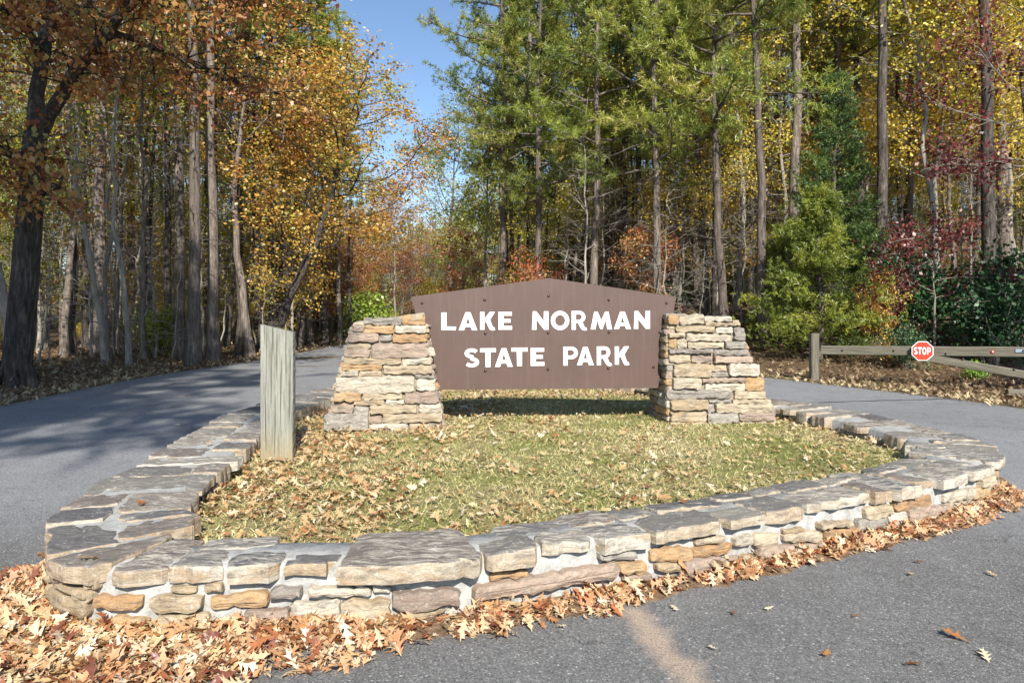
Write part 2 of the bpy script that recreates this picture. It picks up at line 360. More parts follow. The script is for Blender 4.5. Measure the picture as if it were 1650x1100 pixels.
# island outline (outer edge of the wall), counter-clockwise seen from above
OUT = catmull([(-2.57, 3.84), (-2.37, 3.54), (-2.02, 3.37), (-1.62, 3.38), (-1.21, 3.43), (-.76, 3.43), (-.36, 3.49), (.02, 3.63), (.43, 3.785), (1.22, 4.13), (1.93, 4.46), (2.67, 4.85),
               (3.45, 5.31), (4.0, 5.72), (4.36, 6.15), (4.55, 6.6), (4.58, 7.04), (4.53, 7.61), (4.38, 8.38), (4.14, 9.08), (3.75, 9.8), (3.0, 11.2), (1.9, 12.5), (.3, 13.3), (-1.3, 13.2), (-2.4, 12.4),
               (-2.97, 11.4), (-3.25, 10.1), (-3.46, 9.0), (-3.45, 8.2), (-3.30, 6.97), (-3.14, 6.0), (-2.93, 4.7), (-2.75, 4.1)], True, 10)
seg = np.hypot(*np.diff(np.vstack([OUT, OUT[:1]]), axis=0).T); SA = np.concatenate([[0], np.cumsum(seg)]); SL = SA[-1]
OC = np.vstack([OUT, OUT[:1]])
def outer(s):
    s = s % SL; return np.array([np.interp(s, SA, OC[:, 0]), np.interp(s, SA, OC[:, 1])])
def onorm(s):
    d = outer(s+.08)-outer(s-.08); d /= np.hypot(*d); return np.array([d[1], -d[0]])
def wid(s):
    n = onorm(s); k = abs(n[0]); return .43+.27*float(sstep(.45, .95, k))-(.02 if n[1] > 0 else 0)
SS = np.linspace(0, SL, 900, endpoint=False)
OP = np.array([outer(s) for s in SS]); ON = np.array([onorm(s) for s in SS])
def s_from_px(px):
    q = 825+1100*OP[:, 0]/OP[:, 1]; vis = (ON*(-OP)).sum(1) > -.15*np.hypot(*OP.T)
    e = np.abs(q-px)+np.where(vis, 0, 1e4)+OP[:, 1]*1.5
    return SS[int(np.argmin(e))]
WT = .33                                                       # height of the wall
IN = np.array([OP[i]-ON[i]*wid(SS[i]) for i in range(len(SS))])
for it in range(90):
    sm = .5*IN+.25*np.roll(IN, 1, 0)+.25*np.roll(IN, -1, 0)
    m_ = ((OP[:, 1] < 4.6) & (OP[:, 0] < -1.3))[:, None] | (it < 6)
    IN = np.where(m_, sm, IN)
def inner(s):
    f = (s % SL)/SL*len(SS); i = int(f) % len(SS); t = f-int(f); return IN[i]*(1-t)+IN[(i+1) % len(SS)]*t

# lawn inside the wall
LZ = .17
def lawn_z(x, y):
    x = np.asarray(x, float); y = np.asarray(y, float)
    return LZ+.035*np.exp(-(((x-.5)/2.6)**2+((y-8)/3.2)**2))+.012*np.sin(x*2.1+y)*np.sin(y*1.7-x*.6)
lawnV = []; lawnF = []
ctr = np.array([.5, 8.0]); NR = 14; NS = 120
for r in range(NR+1):
    for k in range(NS):
        p = ctr+(inner(k/NS*SL)-ctr)*(r/NR)*(1.012)
        lawnV.append((p[0], p[1], float(lawn_z(*p))))
for r in range(NR):
    for k in range(NS):
        a = r*NS+k; b = r*NS+(k+1) % NS; lawnF.append((a, b, b+NS, a+NS)) if r else lawnF.append((a, b+NS, a+NS))
link('lawn', py_mesh('lawn', lawnV, lawnF, True, M['lawn']))
tag(bpy.data.objects['lawn'], 'short dry lawn inside the low stone wall', kind='structure')

# ------------------------------------------------------------------ stones
def resample(poly, step, rng, amp):
    P = np.array(poly, float); n = len(P); out = []
    for i in range(n):
        a, b = P[i], P[(i+1) % n]; L = np.hypot(*(b-a)); k = max(1, int(round(L/step)))
        for j in range(k):
            t = j/k; p = a+(b-a)*t
            nn = np.array([(b-a)[1], -(b-a)[0]])/max(L, 1e-6)
            out.append(p+nn*rng.normal()*amp*(.5 if j == 0 else 1))
    return np.array(out)
def stone_mesh(name, poly, mapf, h0, h1, rng, mat, step=.035, amp=.006, rough=.014, bev=.008, dome=.005):
    """one dressed stone: ragged outline, rounded arris, uneven face; mapf(a,b,h) -> world. Returns (mesh, origin)"""
    P = resample(poly, step, rng, amp); n = len(P); c = P.mean(0)
    hw = max((P[:, 0].max()-P[:, 0].min())/2, .012); hb = max((P[:, 1].max()-P[:, 1].min())/2, .012)
    m = min(hw, hb); o = rng.random(3)*50; ln_ = (rng.random()*.8-.15)*.016; lx = rng.normal()*.008
    rings = [(0, h0, 0), (-.002, h0+(h1-h0)*.5, .4), (0, h1-bev, .6), (bev*.45, h1-bev*.22, .8), (bev*1.5, h1, 1), (m*.45, h1+dome*.6, 1), (m*.78, h1+dome, 1)]
    V = []
    for ins, h, nz in rings:
        for p in P:
            q = c+(p-c)*np.array([max(0.02, 1-ins/hw), max(.02, 1-ins/hb)])
            hh = h+nz*(-ln_*(q[1]-c[1])/hb+lx*(q[0]-c[0])/hw)+nz*rough*mnoise.noise(Vector((q[0]*9+o[0], q[1]*14+o[1], o[2])))*1.5+nz*rough*.5*mnoise.noise(Vector((q[0]*30+o[0], q[1]*40+o[1], o[2])))
            V.append(mapf(q[0], q[1], hh))
    V.append(mapf(c[0], c[1], h1+dome))
    F = []
    for r in range(len(rings)-1):
        for k in range(n): a = r*n+k; b = r*n+(k+1) % n; F.append((a, b, b+n, a+n))
    r = (len(rings)-1)*n
    for k in range(n): F.append((r+k, r+(k+1) % n, len(V)-1))
    V = np.array(V); org = V.mean(0)
    me = py_mesh(name, V-org, F, False, mat)
    return me, org
def quadpoly(a0, a1, b00, b01, b10, b11, rng, cut=.25):
    """four-sided stone with chipped corners: left edge a0 from b00 up to b01, right edge a1 from b10 up to b11"""
    h = min(abs(b01-b00), abs(b11-b10)); k = lambda: cut*h*(.25+rng.random()*.9)
    w = abs(a1-a0); j = lambda: (rng.random()-.5)*.12*h
    k = (lambda f=k: min(f(), w*.3))
    c1, c2, c3, c4 = k(), k(), k(), k()
    return [(a0+c1, b00+j()), (a0+w*.5, (b00+b10)/2+j()), (a1-c2, b10+j()), (a1, b10+c2*.8), (a1, b11-c3*.7), (a1-c3, b11+j()), (a0+w*.5, (b01+b11)/2+j()), (a0+c4, b01+j()), (a0, b01-c4*.7), (a0, b00+c1*.8)]
KINDS_W = ['tan']*5+['orange']*2+['grey']*2+['pink']*2+['white']*2
rw = np.random.default_rng(11)
wall = empty('stone_wall', (.6, 8.0, 0))
tag(wall, 'low curved fieldstone wall with flat slab top enclosing the grass island', 'wall')
WO = np.array([.6, 8.0, 0])
def wmap(s, z, h):
    p = outer(s)+onorm(s)*h; return (p[0], p[1], z)
# mortar core
cv = []; cf = []; NC = 260
for k in range(NC):
    s = k/NC*SL; o = outer(s)-onorm(s)*.026; i = inner(s)+onorm(s)*.065
    cv += [(o[0], o[1], -.03), (o[0], o[1], WT-.035), (o[0]*.94+i[0]*.06, o[1]*.94+i[1]*.06, WT-.011), (i[0]*.94+o[0]*.06, i[1]*.94+o[1]*.06, WT-.013), (i[0], i[1], WT-.04), (i[0], i[1], .02)]
for k in range(NC):
    a = 6*k; b = 6*((k+1) % NC)
    for e in range(5): cf.append((a+e, b+e, b+e+1, a+e+1))
cme = py_mesh('mortar_core', [np.array(v)-WO for v in cv], cf, True, M['mortar'])
link('mortar_core', cme, wall)
# stones of the outer face, read off the photograph: x, y-top, y-bottom at both ends and the kind of stone
FACE = [(82, 877, 893, 115, 880, 895, 'tan'), (88, 903, 919, 119, 906, 921, 'orange'), (90, 917, 936, 136, 919, 940, 'pink'), (137, 931, 948, 163, 931, 948, 'tan'), (120, 946, 966, 150, 950, 970, 'tan'),
        (272, 944, 955, 313, 944, 955, 'tan'), (324, 941, 954, 366, 940, 952, 'tan'), (154, 957, 978, 232, 961, 983, 'orange'), (244, 961, 982, 331, 959, 981, 'tan'), (248, 990, 1010, 341, 987, 1008, 'tan'), (178, 993, 1012, 236, 996, 1014, 'orange'),
        (337, 962, 982, 437, 952, 973, 'orange'), (439, 948, 964, 485, 945, 960, 'grey'), (495, 943, 959, 601, 945, 960, 'white'), (545, 932, 940, 591, 937, 945, 'white'), (602, 941, 953, 632, 944, 956, 'white'),
        (390, 985, 1004, 465, 979, 1004, 'pink'), (469, 971, 1003, 546, 967, 1005, 'white'), (546, 967, 1001, 628, 961, 993, 'tan'), (787, 925, 935, 855, 918, 929, 'orange'), (627, 953, 984, 744, 946, 973, 'pink'),
        (760, 944, 967, 998, 905, 928, 'pink'), (655, 986, 999, 713, 982, 996, 'tan'), (960, 892, 902, 1029, 889, 898, 'grey'), (1049, 884, 904, 1111, 883, 903, 'orange'), (1118, 869, 877, 1168, 863, 873, 'tan'),
        (998, 906, 922, 1044, 904, 921, 'orange'), (1002, 925, 937, 1047, 922, 935, 'pink'), (1113, 884, 898, 1179, 872, 889, 'orange'), (1058, 907, 922, 1098, 904, 919, 'tan'),
        (1182, 866, 880, 1214, 861, 876, 'white'), (1214, 862, 882, 1255, 857, 876, 'tan'), (1262, 853, 861, 1295, 850, 859, 'tan'), (1262, 861, 873, 1322, 856, 872, 'tan'), (1320, 842, 851, 1371, 836, 846, 'tan'), (1328, 853, 870, 1384, 848, 868, 'orange'),
        (1100, 901, 927, 1196, 896, 921, 'pink'), (1197, 895, 918, 1219, 892, 914, 'tan'), (1222, 881, 915, 1336, 873, 908, 'pink'), (1340, 875, 897, 1356, 873, 896, 'white'), (1358, 872, 896, 1395, 868, 892, 'white'),
        (1393, 819, 838, 1436, 811, 828, 'tan'), (1380, 838, 855, 1431, 832, 849, 'grey'), (1440, 806, 824, 1504, 797, 816, 'orange'), (1431, 828, 845, 1460, 822, 840, 'white'), (1464, 820, 841, 1527, 812, 832, 'pink'),
        (1400, 855, 880, 1424, 851, 877, 'orange'), (1495, 838, 860, 1535, 832, 855, 'orange'), (1426, 846, 871, 1493, 841, 864, 'tan'), (1520, 795, 812, 1567, 784, 801, 'white'), (1562, 788, 806, 1598, 779, 797, 'orange'), (1528, 811, 830, 1587, 803, 820, 'tan'), (1545, 828, 845, 1580, 822, 838, 'pink'),
        (1585, 800, 818, 1606, 795, 812, 'tan'), (1578, 769, 784, 1600, 765, 780, 'tan')]
def add_wall_stone(me_org, name='stone'):
    me, org = me_org; return link(name, me, wall, org-WO)
for (x0, t0, b0, x1, t1, b1, kd) in FACE:
    s0, s1 = s_from_px(x0), s_from_px(x1)
    if s1-s0 > SL/2: s1 -= SL
    if s0-s1 > SL/2: s0 -= SL
    d0, d1 = outer(s0)[1], outer(s1)[1]
    z = [max(-.01, min(pz(b0, d0), .24)), min(pz(t0, d0), .272), max(-.01, min(pz(b1, d1), .24)), min(pz(t1, d1), .272)]
    if s1 < s0: s0, s1 = s1, s0; z = [z[2], z[3], z[0], z[1]]
    if z[1]-z[0] < .025: z[0] = z[1]-.028
    if z[3]-z[2] < .025: z[2] = z[3]-.028
    if s1-s0 < .06: s0 -= .03; s1 += .03
    add_wall_stone(stone_mesh('stone', quadpoly(s0+.004, s1-.004, *z, rw, .35), wmap, -.07, .002+rw.random()*.030, rw, M[kd], dome=.006))
# caps: front row read off the photograph (outer edge), the rest laid slab by slab
CAPX = [(88, 165, .9), (169, 268, .62), (273, 356, .62), (364, 450, .40), (454, 538, .40), (543, 776, .93), (781, 868, .52), (872, 956, .52), (960, 1043, .55), (1049, 1158, .55), (1163, 1236, .5), (1230, 1298, .72), (1301, 1404, .62), (1404, 1436, .6), (1436, 1474, .7), (1474, 1508, .7), (1508, 1553, .6), (1553, 1592, .66), (1592, 1609, .6)]
caps = []
for a, b, f in CAPX:
    sa, sb = s_from_px(a), s_from_px(b)
    if sa > SL/2: sa -= SL
    if sb > SL/2: sb -= SL
    caps.append([sa, sb, f])
caps.sort()
for c_ in caps:                                                # wedge-shaped single slabs where the wall turns sharply
    if np.hypot(*(inner(c_[1])-inner(c_[0]))) < .85*(c_[1]-c_[0]): c_[2] = 1.0
for i in range(len(caps)-1):
    m = (caps[i][1]+caps[i+1][0])/2; caps[i][1] = m; caps[i+1][0] = m
s_beg, s_end = caps[0][0], caps[-1][1]
s = s_end
while s < SL+s_beg-.2:                                         # round the sides and the back
    L = .28+rw.random()*.32
    if SL+s_beg-(s+L) < .25: L = SL+s_beg-s
    caps.append([s, s+L, .35+.4*rw.random() if rw.random() < .72 else 1.0]); s += L
def cmap(s, t, h):
    o = outer(s)+onorm(s)*.004; i = inner(s); p = o+(i-o)*(t/wid(s)); return (p[0], p[1], h)
def cap_stone(s0, s1, t0, t1, lift=0.0, sk=0.0):
    g = .010; w0 = wid((s0+s1)/2)
    j = lambda a: (rw.random()-.5)*a
    ov = -.035+j(.06) if t0 == 0 else 0
    ch = min(.06, (s1-s0)*.16)
    tb = t1+(.02+.07*rw.random() if t1 > .98*w0 else 0)
    poly = [(s0+g+ch*rw.random(), t0+g+ov), ((s0+s1)/2+j(.08), t0+g+ov+j(.035)), (s1-g-ch*rw.random(), t0+g+ov+j(.02)), (s1-g+j(.01), t0+g+ch*rw.random()),
            (s1-g+sk+j(.02), tb-g-ch*rw.random()), (s1-g-ch*rw.random()+sk, tb-g+j(.02)), ((s0+s1)/2+j(.1)+sk, tb-g+j(.04)), (s0+g+ch*rw.random()+sk, tb-g), (s0+g+sk+j(.02), tb-g-ch*rw.random()), (s0+g+j(.01), t0+g+ch*rw.random())]
    far = outer((s0+s1)/2)[1] > 8.5
    zb = .243+.035*rw.random() if t0 == 0 else .2
    return stone_mesh('cap_stone', poly, cmap, zb, WT+lift+j(.014), rw, M['cap'], .08 if far else .045, .009, .008, .010, .003)
for sa, sb, f in caps:
    w0 = wid((sa+sb)/2)
    add_wall_stone(cap_stone(sa, sb, 0, w0*f, sk=(rw.random()-.5)*.06), 'cap_stone')
# inner row of caps fills what the outer row leaves
s = s_beg
while s < SL+s_beg-.1:
    L = .26+rw.random()*.34
    if SL+s_beg-(s+L) < .2: L = SL+s_beg-s
    mid = s+L/2
    f = max((c[2] for c in caps if c[0] < s+L*.85 and c[1] > s+L*.15), default=.6)
    if f < .88 and np.hypot(*(inner(s+L)-inner(s))) > .55*L: add_wall_stone(cap_stone(s, s+L, wid(mid)*f+.004, wid(mid)*1.0, -.004), 'cap_stone')
    s += L
# stones of the inner face above the grass and of the outer face turned away from the viewer
def imap(s, z, h):
    p = inner(s)-onorm(s)*h; return (p[0], p[1], z)
s = 0
while s < SL:
    L = .2+.22*rw.random()
    if outer(s)[1] > 4.4:
        add_wall_stone(stone_mesh('stone', quadpoly(s, s+L-.02, .10, .2+.03*rw.random(), .10, .2+.03*rw.random(), rw, .35), imap, -.09, .03*rw.random()-.055, rw, M[['grey', 'pink', 'tan'][rw.integers(3)]], .06, .008, .02))
    s += L
rv = []; rf = []
s = s_end
while s < SL+s_beg:
    L = .22+.25*rw.random()
    zz = -.01
    while zz < .19:
        hh = .06+.05*rw.random()
        me, org = stone_mesh('tmp', quadpoly(s, s+L-.02, zz+.006, min(zz+hh, .21), zz+.006, min(zz+hh, .21), rw, .35), wmap, -.06, .008+.015*rw.random(), rw, None, .09)
        n0 = len(rv); rv += [np.array(v.co)+org-WO for v in me.vertices]; rf += [tuple(i+n0 for i in p.vertices) for p in me.polygons]
        bpy.data.meshes.remove(me); zz += hh
    s += L
o = link('rear_stones', py_mesh('rear_stones', rv, rf, True, M['tan']), wall); o['kind'] = 'stuff'

# ------------------------------------------------------------------ the park sign: two stone pillars and the board
SA_ = R(6.6); SU = np.array([math.cos(SA_), math.sin(SA_)]); SV = np.array([-math.sin(SA_), math.cos(SA_)]); SO = np.array([.55, 8.28])
def sw(u, v, z): p = SO+SU*u+SV*v; return np.array([p[0], p[1], z])
def px_to_uz(px, py, v):
    k = (px-825)/1100                     # ray (k*d, d); solve for the plane at depth v
    # (k d - SO).SV = v
    d = (v+SO@SV)/(k*SV[0]+SV[1]); p = np.array([k*d, d]); return float((p-SO)@SU), pz(py, d)
BAT = .085
def pillar(name, corners, rows, scale_off, label, outer_sign, seed):
    """corners: u at bottom-left, bottom-right, top-left, top-right; z base; z of the top at left and right"""
    bl, br, tl, tr, zb, ztl, ztr = corners; D = .78; rg = np.random.default_rng(seed)
    org = sw((bl+br)/2, D/2, LZ); root = empty(name, tuple(org)); tag(root, label, 'pillar', 'stone pillars of the park sign')
    ztop = lambda u: ztl+(ztr-ztl)*np.clip((u-tl)/(tr-tl), 0, 1)
    def edge(z, k):                       # left / right outline of the front at height z
        t = np.clip((z-zb)/((ztl if k == 0 else ztr)-zb), -.05, 1.02); return bl+(tl-bl)*t if k == 0 else br+(tr-br)*t
    def front(u, z, h): return sw(u, BAT*(z-zb)-h, z)
    def back(u, z, h): return sw(u, D-BAT*(z-zb)+h, z)
    def side(k):
        sg = -1 if k == 0 else 1
        return lambda v, z, h: sw(edge(z, k)+sg*h, v, z)
    # core
    i = .028; V = []
    for u, v, z in [(bl+i, i, zb-.1), (br-i, i, zb-.1), (br-i, D-i, zb-.1), (bl+i, D-i, zb-.1), (tl+i, BAT*(ztl-zb)+i, ztl-.03), (tr-i, BAT*(ztr-zb)+i, ztr-.03), (tr-i, D-BAT*(ztr-zb)-i, ztr-.03), (tl+i, D-BAT*(ztl-zb)-i, ztl-.03)]:
        V.append(sw(u, v, z)-org)
    link('mortar_core', py_mesh('mortar_core', V, [(0, 1, 5, 4), (1, 2, 6, 5), (2, 3, 7, 6), (3, 0, 4, 7), (4, 5, 6, 7)], False, M['pmortar']), root)
    def put(mo): me, o = mo; return link('stone', me, root, o-org)
    kinds = ['tan']*6+['orange']*2+['grey']*2+['pink']*2+['white']*2
    for (x0, x1, y0, y1, *kd) in rows:
        p0 = (x0/3.667+scale_off, y0/3.667+420); p1 = (x1/3.667+scale_off, y1/3.667+420)
        u0, z1 = px_to_uz(*p0, .05); u1, z0 = px_to_uz(*p1, .05)
        z0 = max(z0, zb-.06); z1 = max(z1, z0+.025)
        t0 = z1; t1 = z1
        u0, u1 = u0+.003, u1-.003
        put(stone_mesh('stone', quadpoly(u0, u1, z0+.003, t0-.003, z0+.003, t1-.003, rg, .22), front, -.12, .0+rg.random()*.048, rg, M[kd[0] if kd else kinds[rg.integers(len(kinds))]], .04, .007, .014, .008, .004))
    # other faces, course by course
    for which in ('L', 'R', 'B'):
        z = zb-.05
        while z < min(ztl, ztr)-.03:
            h = .055+.06*rg.random(); zt = min(z+h, min(ztl, ztr)-.005)
            if which == 'B': a, b = edge(z+h/2, 0), edge(z+h/2, 1)
            else: a, b = BAT*(z-zb)+.02, D-BAT*(z-zb)
            q = a
            while q < b-.04:
                L = .16+.3*rg.random(); e = min(q+L, b)
                if b-e < .1: e = b
                mf = back if which == 'B' else side(0 if which == 'L' else 1)
                put(stone_mesh('stone', quadpoly(q+.004, e-.004, z+.004, zt-.003, z+.004, zt-.003, rg, .25), mf, -.1, .002+rg.random()*.03, rg, M[kinds[rg.integers(len(kinds))]], .07, .006, .014, .012, .008))
                q = e
            z += h
    # slabs on top
    q = tl
    while q < tr-.03:
        e = min(q+.2+.2*rg.random(), tr)
        if tr-e < .12: e = tr
        vm = D*(.4+.2*rg.random())
        for v0, v1 in ((BAT*1.3, vm), (vm, D-BAT*1.3)):
            put(stone_mesh('stone', quadpoly(q+.004, e-.004, v0+.004, v1-.004, v0+.004, v1-.004, rg, .3), lambda u, v, h: sw(u, v, float(ztop(u))+h), -.06, .004+.008*rg.random(), rg, M['grey' if rg.random() < .6 else 'tan'], .07, .006, .01, .012, .004))
        q = e
    return root
LP = [(310, 540, 338, 380, 'grey'), (540, 682, 320, 382, 'orange'), (245, 312, 375, 422, 'pink'), (320, 498, 380, 430, 'orange'), (500, 686, 382, 428, 'white'), (220, 405, 425, 482, 'pink'), (408, 482, 432, 478, 'grey'), (485, 692, 430, 486, 'orange'),
      (215, 357, 485, 519, 'tan'), (360, 700, 487, 572, 'pink'), (200, 350, 520, 572, 'pink'), (190, 535, 573, 614, 'tan'), (540, 718, 573, 614, 'white'), (182, 425, 614, 648, 'orange'), (428, 722, 617, 668, 'tan'), (178, 286, 650, 682, 'white'), (290, 424, 650, 684, 'tan'),
      (150, 615, 686, 778, 'white'), (620, 735, 671, 696, 'grey'), (626, 742, 698, 766, 'white'), (140, 305, 780, 828, 'orange'), (308, 545, 780, 820, 'tan'), (558, 762, 768, 842, 'pink'), (258, 440, 822, 850, 'tan'), (446, 555, 820, 848, 'white'),
      (128, 258, 832, 897, 'pink'), (260, 350, 853, 912, 'grey'), (352, 632, 850, 897, 'tan'), (640, 775, 844, 894, 'white'), (85, 346, 900, 1003, 'grey'), (352, 426, 914, 958, 'pink'), (430, 780, 899, 950, 'tan'), (350, 580, 960, 996, 'white'), (585, 778, 952, 992, 'tan'),
      (72, 520, 1005, 1075, 'orange'), (522, 788, 996, 1070, 'tan')]
uL = [px_to_uz(x, y, .05)[0] for x, y in ((522, 700), (714, 700), (567, 523), (684, 506))]
pillar('stone_pillar', (*uL, LZ, px_to_uz(567, 522, .05)[1], px_to_uz(684, 506, .05)[1]), LP, 500, 'battered stacked stone pillar holding the sign, next to the wooden post', -1, 21)
RP = [(905, 1050, 316, 378, 'white'), (838, 903, 318, 378, 'orange'), (1052, 1215, 330, 362, 'white'), (1217, 1260, 350, 374, 'tan'), (1054, 1262, 364, 386, 'tan'), (888, 1112, 384, 424, 'tan'), (1115, 1220, 390, 430, 'white'), (1224, 1287, 392, 474, 'grey'),
      (838, 936, 426, 456, 'tan'), (940, 1205, 430, 476, 'white'), (892, 946, 460, 518, 'white'), (838, 890, 460, 516, 'orange'), (950, 1168, 480, 518, 'tan'), (1172, 1300, 478, 520, 'grey'), (838, 1100, 520, 546, 'grey'), (1103, 1314, 523, 560, 'grey'),
      (838, 968, 549, 602, 'tan'), (972, 1100, 560, 603, 'pink'), (1103, 1330, 563, 604, 'pink'), (862, 1082, 606, 688, 'tan'), (1086, 1180, 613, 654, 'tan'), (1184, 1368, 609, 678, 'white'), (1086, 1190, 657, 688, 'grey'), (1028, 1278, 690, 718, 'pink'), (1283, 1400, 686, 766, 'orange'),
      (856, 1024, 690, 754, 'white'), (1050, 1282, 722, 768, 'white'), (822, 1206, 757, 812, 'grey'), (1218, 1404, 770, 815, 'tan'), (838, 1060, 816, 882, 'tan'), (1066, 1200, 820, 838, 'grey'), (1104, 1440, 842, 890, 'tan'), (1204, 1430, 818, 840, 'tan'), (1056, 1100, 842, 896, 'grey'), (835, 1046, 886, 945, 'tan'),
      (1050, 1230, 897, 952, 'grey'), (1234, 1452, 893, 940, 'pink'), (835, 1046, 948, 990, 'tan'), (1050, 1210, 955, 990, 'pink'), (1212, 1460, 943, 985, 'tan')]
uR = [px_to_uz(x, y, .05)[0] for x, y in ((1077, 690), (1245, 685), (1078, 506), (1194, 520))]
pillar('stone_pillar', (*uR, LZ, px_to_uz(1078, 506, .05)[1], px_to_uz(1194, 521, .05)[1]), RP, 850, 'battered stacked stone pillar holding the sign, on the stop sign side', 1, 22)

BV = .30                                                        # depth of the board behind the pillar fronts
def bpt(px, py): u, z = px_to_uz(px, py, BV); return u, z
sroot = empty('park_sign', tuple(sw(0, BV, LZ))); SR = np.array(sroot.location); sroot.rotation_euler = (0, 0, SA_)
tag(sroot, 'brown peaked park sign board with white lettering between stone pillars', 'sign')
corn = [bpt(*p) for p in ((705, 628), (1060, 625), (1090, 478), (885, 448), (662, 478))]
def prism(name, poly, v0, v1, mat, parent, zoff=LZ):
    """flat plate in the sign's own frame: poly of (u, z), front at v0 and back at v1"""
    n = len(poly); V = [(u, v0, z-zoff) for u, z in poly]+[(u, v1, z-zoff) for u, z in poly]
    F = [tuple(range(n)), tuple(range(2*n-1, n-1, -1))]+[(k, k+n, (k+1) % n+n, (k+1) % n) for k in range(n)]
    return link(name, py_mesh(name, V, F, False, mat), parent)
prism('board', corn, 0, .06, M['board'], sroot)
# letters: outlines (and holes) on a unit cell
def arc(cx, cy, rx, ry, a0, a1, n=9): return [(cx+rx*math.cos(R(a0+(a1-a0)*k/n)), cy+ry*math.sin(R(a0+(a1-a0)*k/n))) for k in range(n+1)]
def sstroke():
    cl = arc(.37, .735, .25, .165, 28, 270, 14)+arc(.37, .265, .26, .165, 88, -152, 14); L, Rr = [], []
    for i, p in enumerate(cl):
        a = cl[max(0, i-1)]; b = cl[min(len(cl)-1, i+1)]; dx, dy = b[0]-a[0], b[1]-a[1]; q = math.hypot(dx, dy); nx_, ny_ = -dy/q*.095, dx/q*.095
        L.append((p[0]+nx_, p[1]+ny_)); Rr.append((p[0]-nx_, p[1]-ny_))
    return L+Rr[::-1]
GL = {
 'L': [[(0, .02), (.66, 0), (.68, .2), (.24, .22), (.24, 1), (0, 1)]],
 'A': [[(0, 0), (.37, 1), (.63, 1), (1, 0), (.71, 0), (.65, .18), (.35, .18), (.29, 0)], [(.395, .37), (.605, .37), (.5, .72)]],
 'K': [[(0, 0), (.24, 0), (.24, .4), (.34, .44), (.50, .08), (.58, -.02), (.70, -.05), (.86, -.01), (.80, .14), (.72, .14), (.56, .56), (.84, 1), (.55, 1), (.24, .6), (.24, 1), (0, 1)]],
 'E': [[(0, 0), (.64, 0), (.64, .21), (.24, .21), (.24, .4), (.57, .4), (.57, .6), (.24, .6), (.24, .79), (.63, .79), (.63, 1), (0, 1)]],
 'N': [[(0, 0), (.25, 0), (.24, .55), (.68, 0), (.92, 0), (.92, 1), (.67, 1), (.66, .46), (.24, 1), (.05, 1)]],
 'O': [arc(.5, .5, .5, .52, 0, 352, 35), arc(.5, .5, .275, .30, 0, 349, 29)],
 'R': [[(0, 0), (.225, 0), (.225, .36), (.33, .36), (.50, .07), (.58, -.02), (.70, -.05), (.84, -.02), (.79, .12), (.71, .12), (.58, .40)]+arc(.42, .68, .32, .32, -50, 90, 10)+[(0, 1)], [(.225, .53), (.42, .53)]+arc(.42, .68, .13, .14, -80, 80, 6)+[(.42, .82), (.225, .82)]],
 'P': [[(0, 0), (.225, 0), (.225, .34), (.42, .34)]+arc(.42, .67, .34, .33, -85, 90, 12)+[(0, 1)], [(.225, .53), (.42, .53)]+arc(.42, .675, .14, .145, -80, 80, 6)+[(.42, .82), (.225, .82)]],
 'M': [[(0, 0), (.25, 0), (.34, .52), (.50, .02), (.62, .02), (.78, .52), (.87, 0), (1.12, 0), (.93, 1), (.76, 1), (.56, .5), (.36, 1), (.19, 1)]],
 'S': [sstroke()],
 'T': [[(.275, 0), (.515, 0), (.515, .79), (.79, .79), (.79, 1), (0, 1), (0, .79), (.26, .79)]],
}
def letter(ch, u0, u1, z0, z1, v, thick, mat, parent, zoff=LZ):
    gl = GL[ch]; xs = [p[0] for p in gl[0]]; ys = [max(0, min(1, p[1])) for p in gl[0]]
    x0, x1 = min(xs), max(xs)
    cu = bpy.data.curves.new('letter', 'CURVE'); cu.dimensions = '2D'; cu.fill_mode = 'BOTH'; cu.extrude = thick/2
    for poly in gl:
        sp = cu.splines.new('POLY'); sp.points.add(len(poly)-1); sp.use_cyclic_u = True
        for q, p in zip(sp.points, poly): q.co = (u0+(p[0]-x0)/(x1-x0)*(u1-u0), z0+p[1]*(z1-z0)-zoff, 0, 1)
    t = bpy.data.objects.new('tmp', cu); me = bpy.data.meshes.new_from_object(t); bpy.data.objects.remove(t); bpy.data.curves.remove(cu)
    for q in me.vertices: a, b, c = q.co; q.co = (a, v-thick/2-c, b)
    import bmesh
    bm = bmesh.new(); bm.from_mesh(me); bmesh.ops.recalc_face_normals(bm, faces=bm.faces); bm.to_mesh(me); bm.free()
    me.name = 'letter'; me.materials.clear(); me.materials.append(mat)
    return link('letter', me, parent)
for ch, x0, x1, y0, y1 in [('L', 711, 735, 503.5, 532), ('A', 739, 769, 503, 532), ('K', 773.5, 798, 502.5, 531), ('E', 803, 825, 502.5, 531), ('N', 857, 883.5, 501.5, 531), ('O', 887.5, 917, 501.5, 531), ('R', 921, 946, 501, 531), ('M', 951.5, 986, 502, 530.5), ('A', 989, 1016.5, 502, 530), ('N', 1021, 1047, 501, 529.5),
                            ('S', 748.5, 772, 561, 591.5), ('T', 773.5, 799, 561, 591), ('A', 797.5, 826, 561, 590.5), ('T', 824, 850, 560, 589.5), ('E', 855, 877, 560.5, 589), ('P', 907.5, 931, 558.5, 588.5), ('A', 929.5, 956.5, 559, 588), ('R', 961.5, 986, 558, 588), ('K', 990.5, 1014, 558, 587)]:
    u0, z1 = bpt(x0, y0); u1, z0 = bpt(x1, y1); letter(ch, u0, u1, z0, z1, -.001, .007, M['letter'], sroot)
bme = None
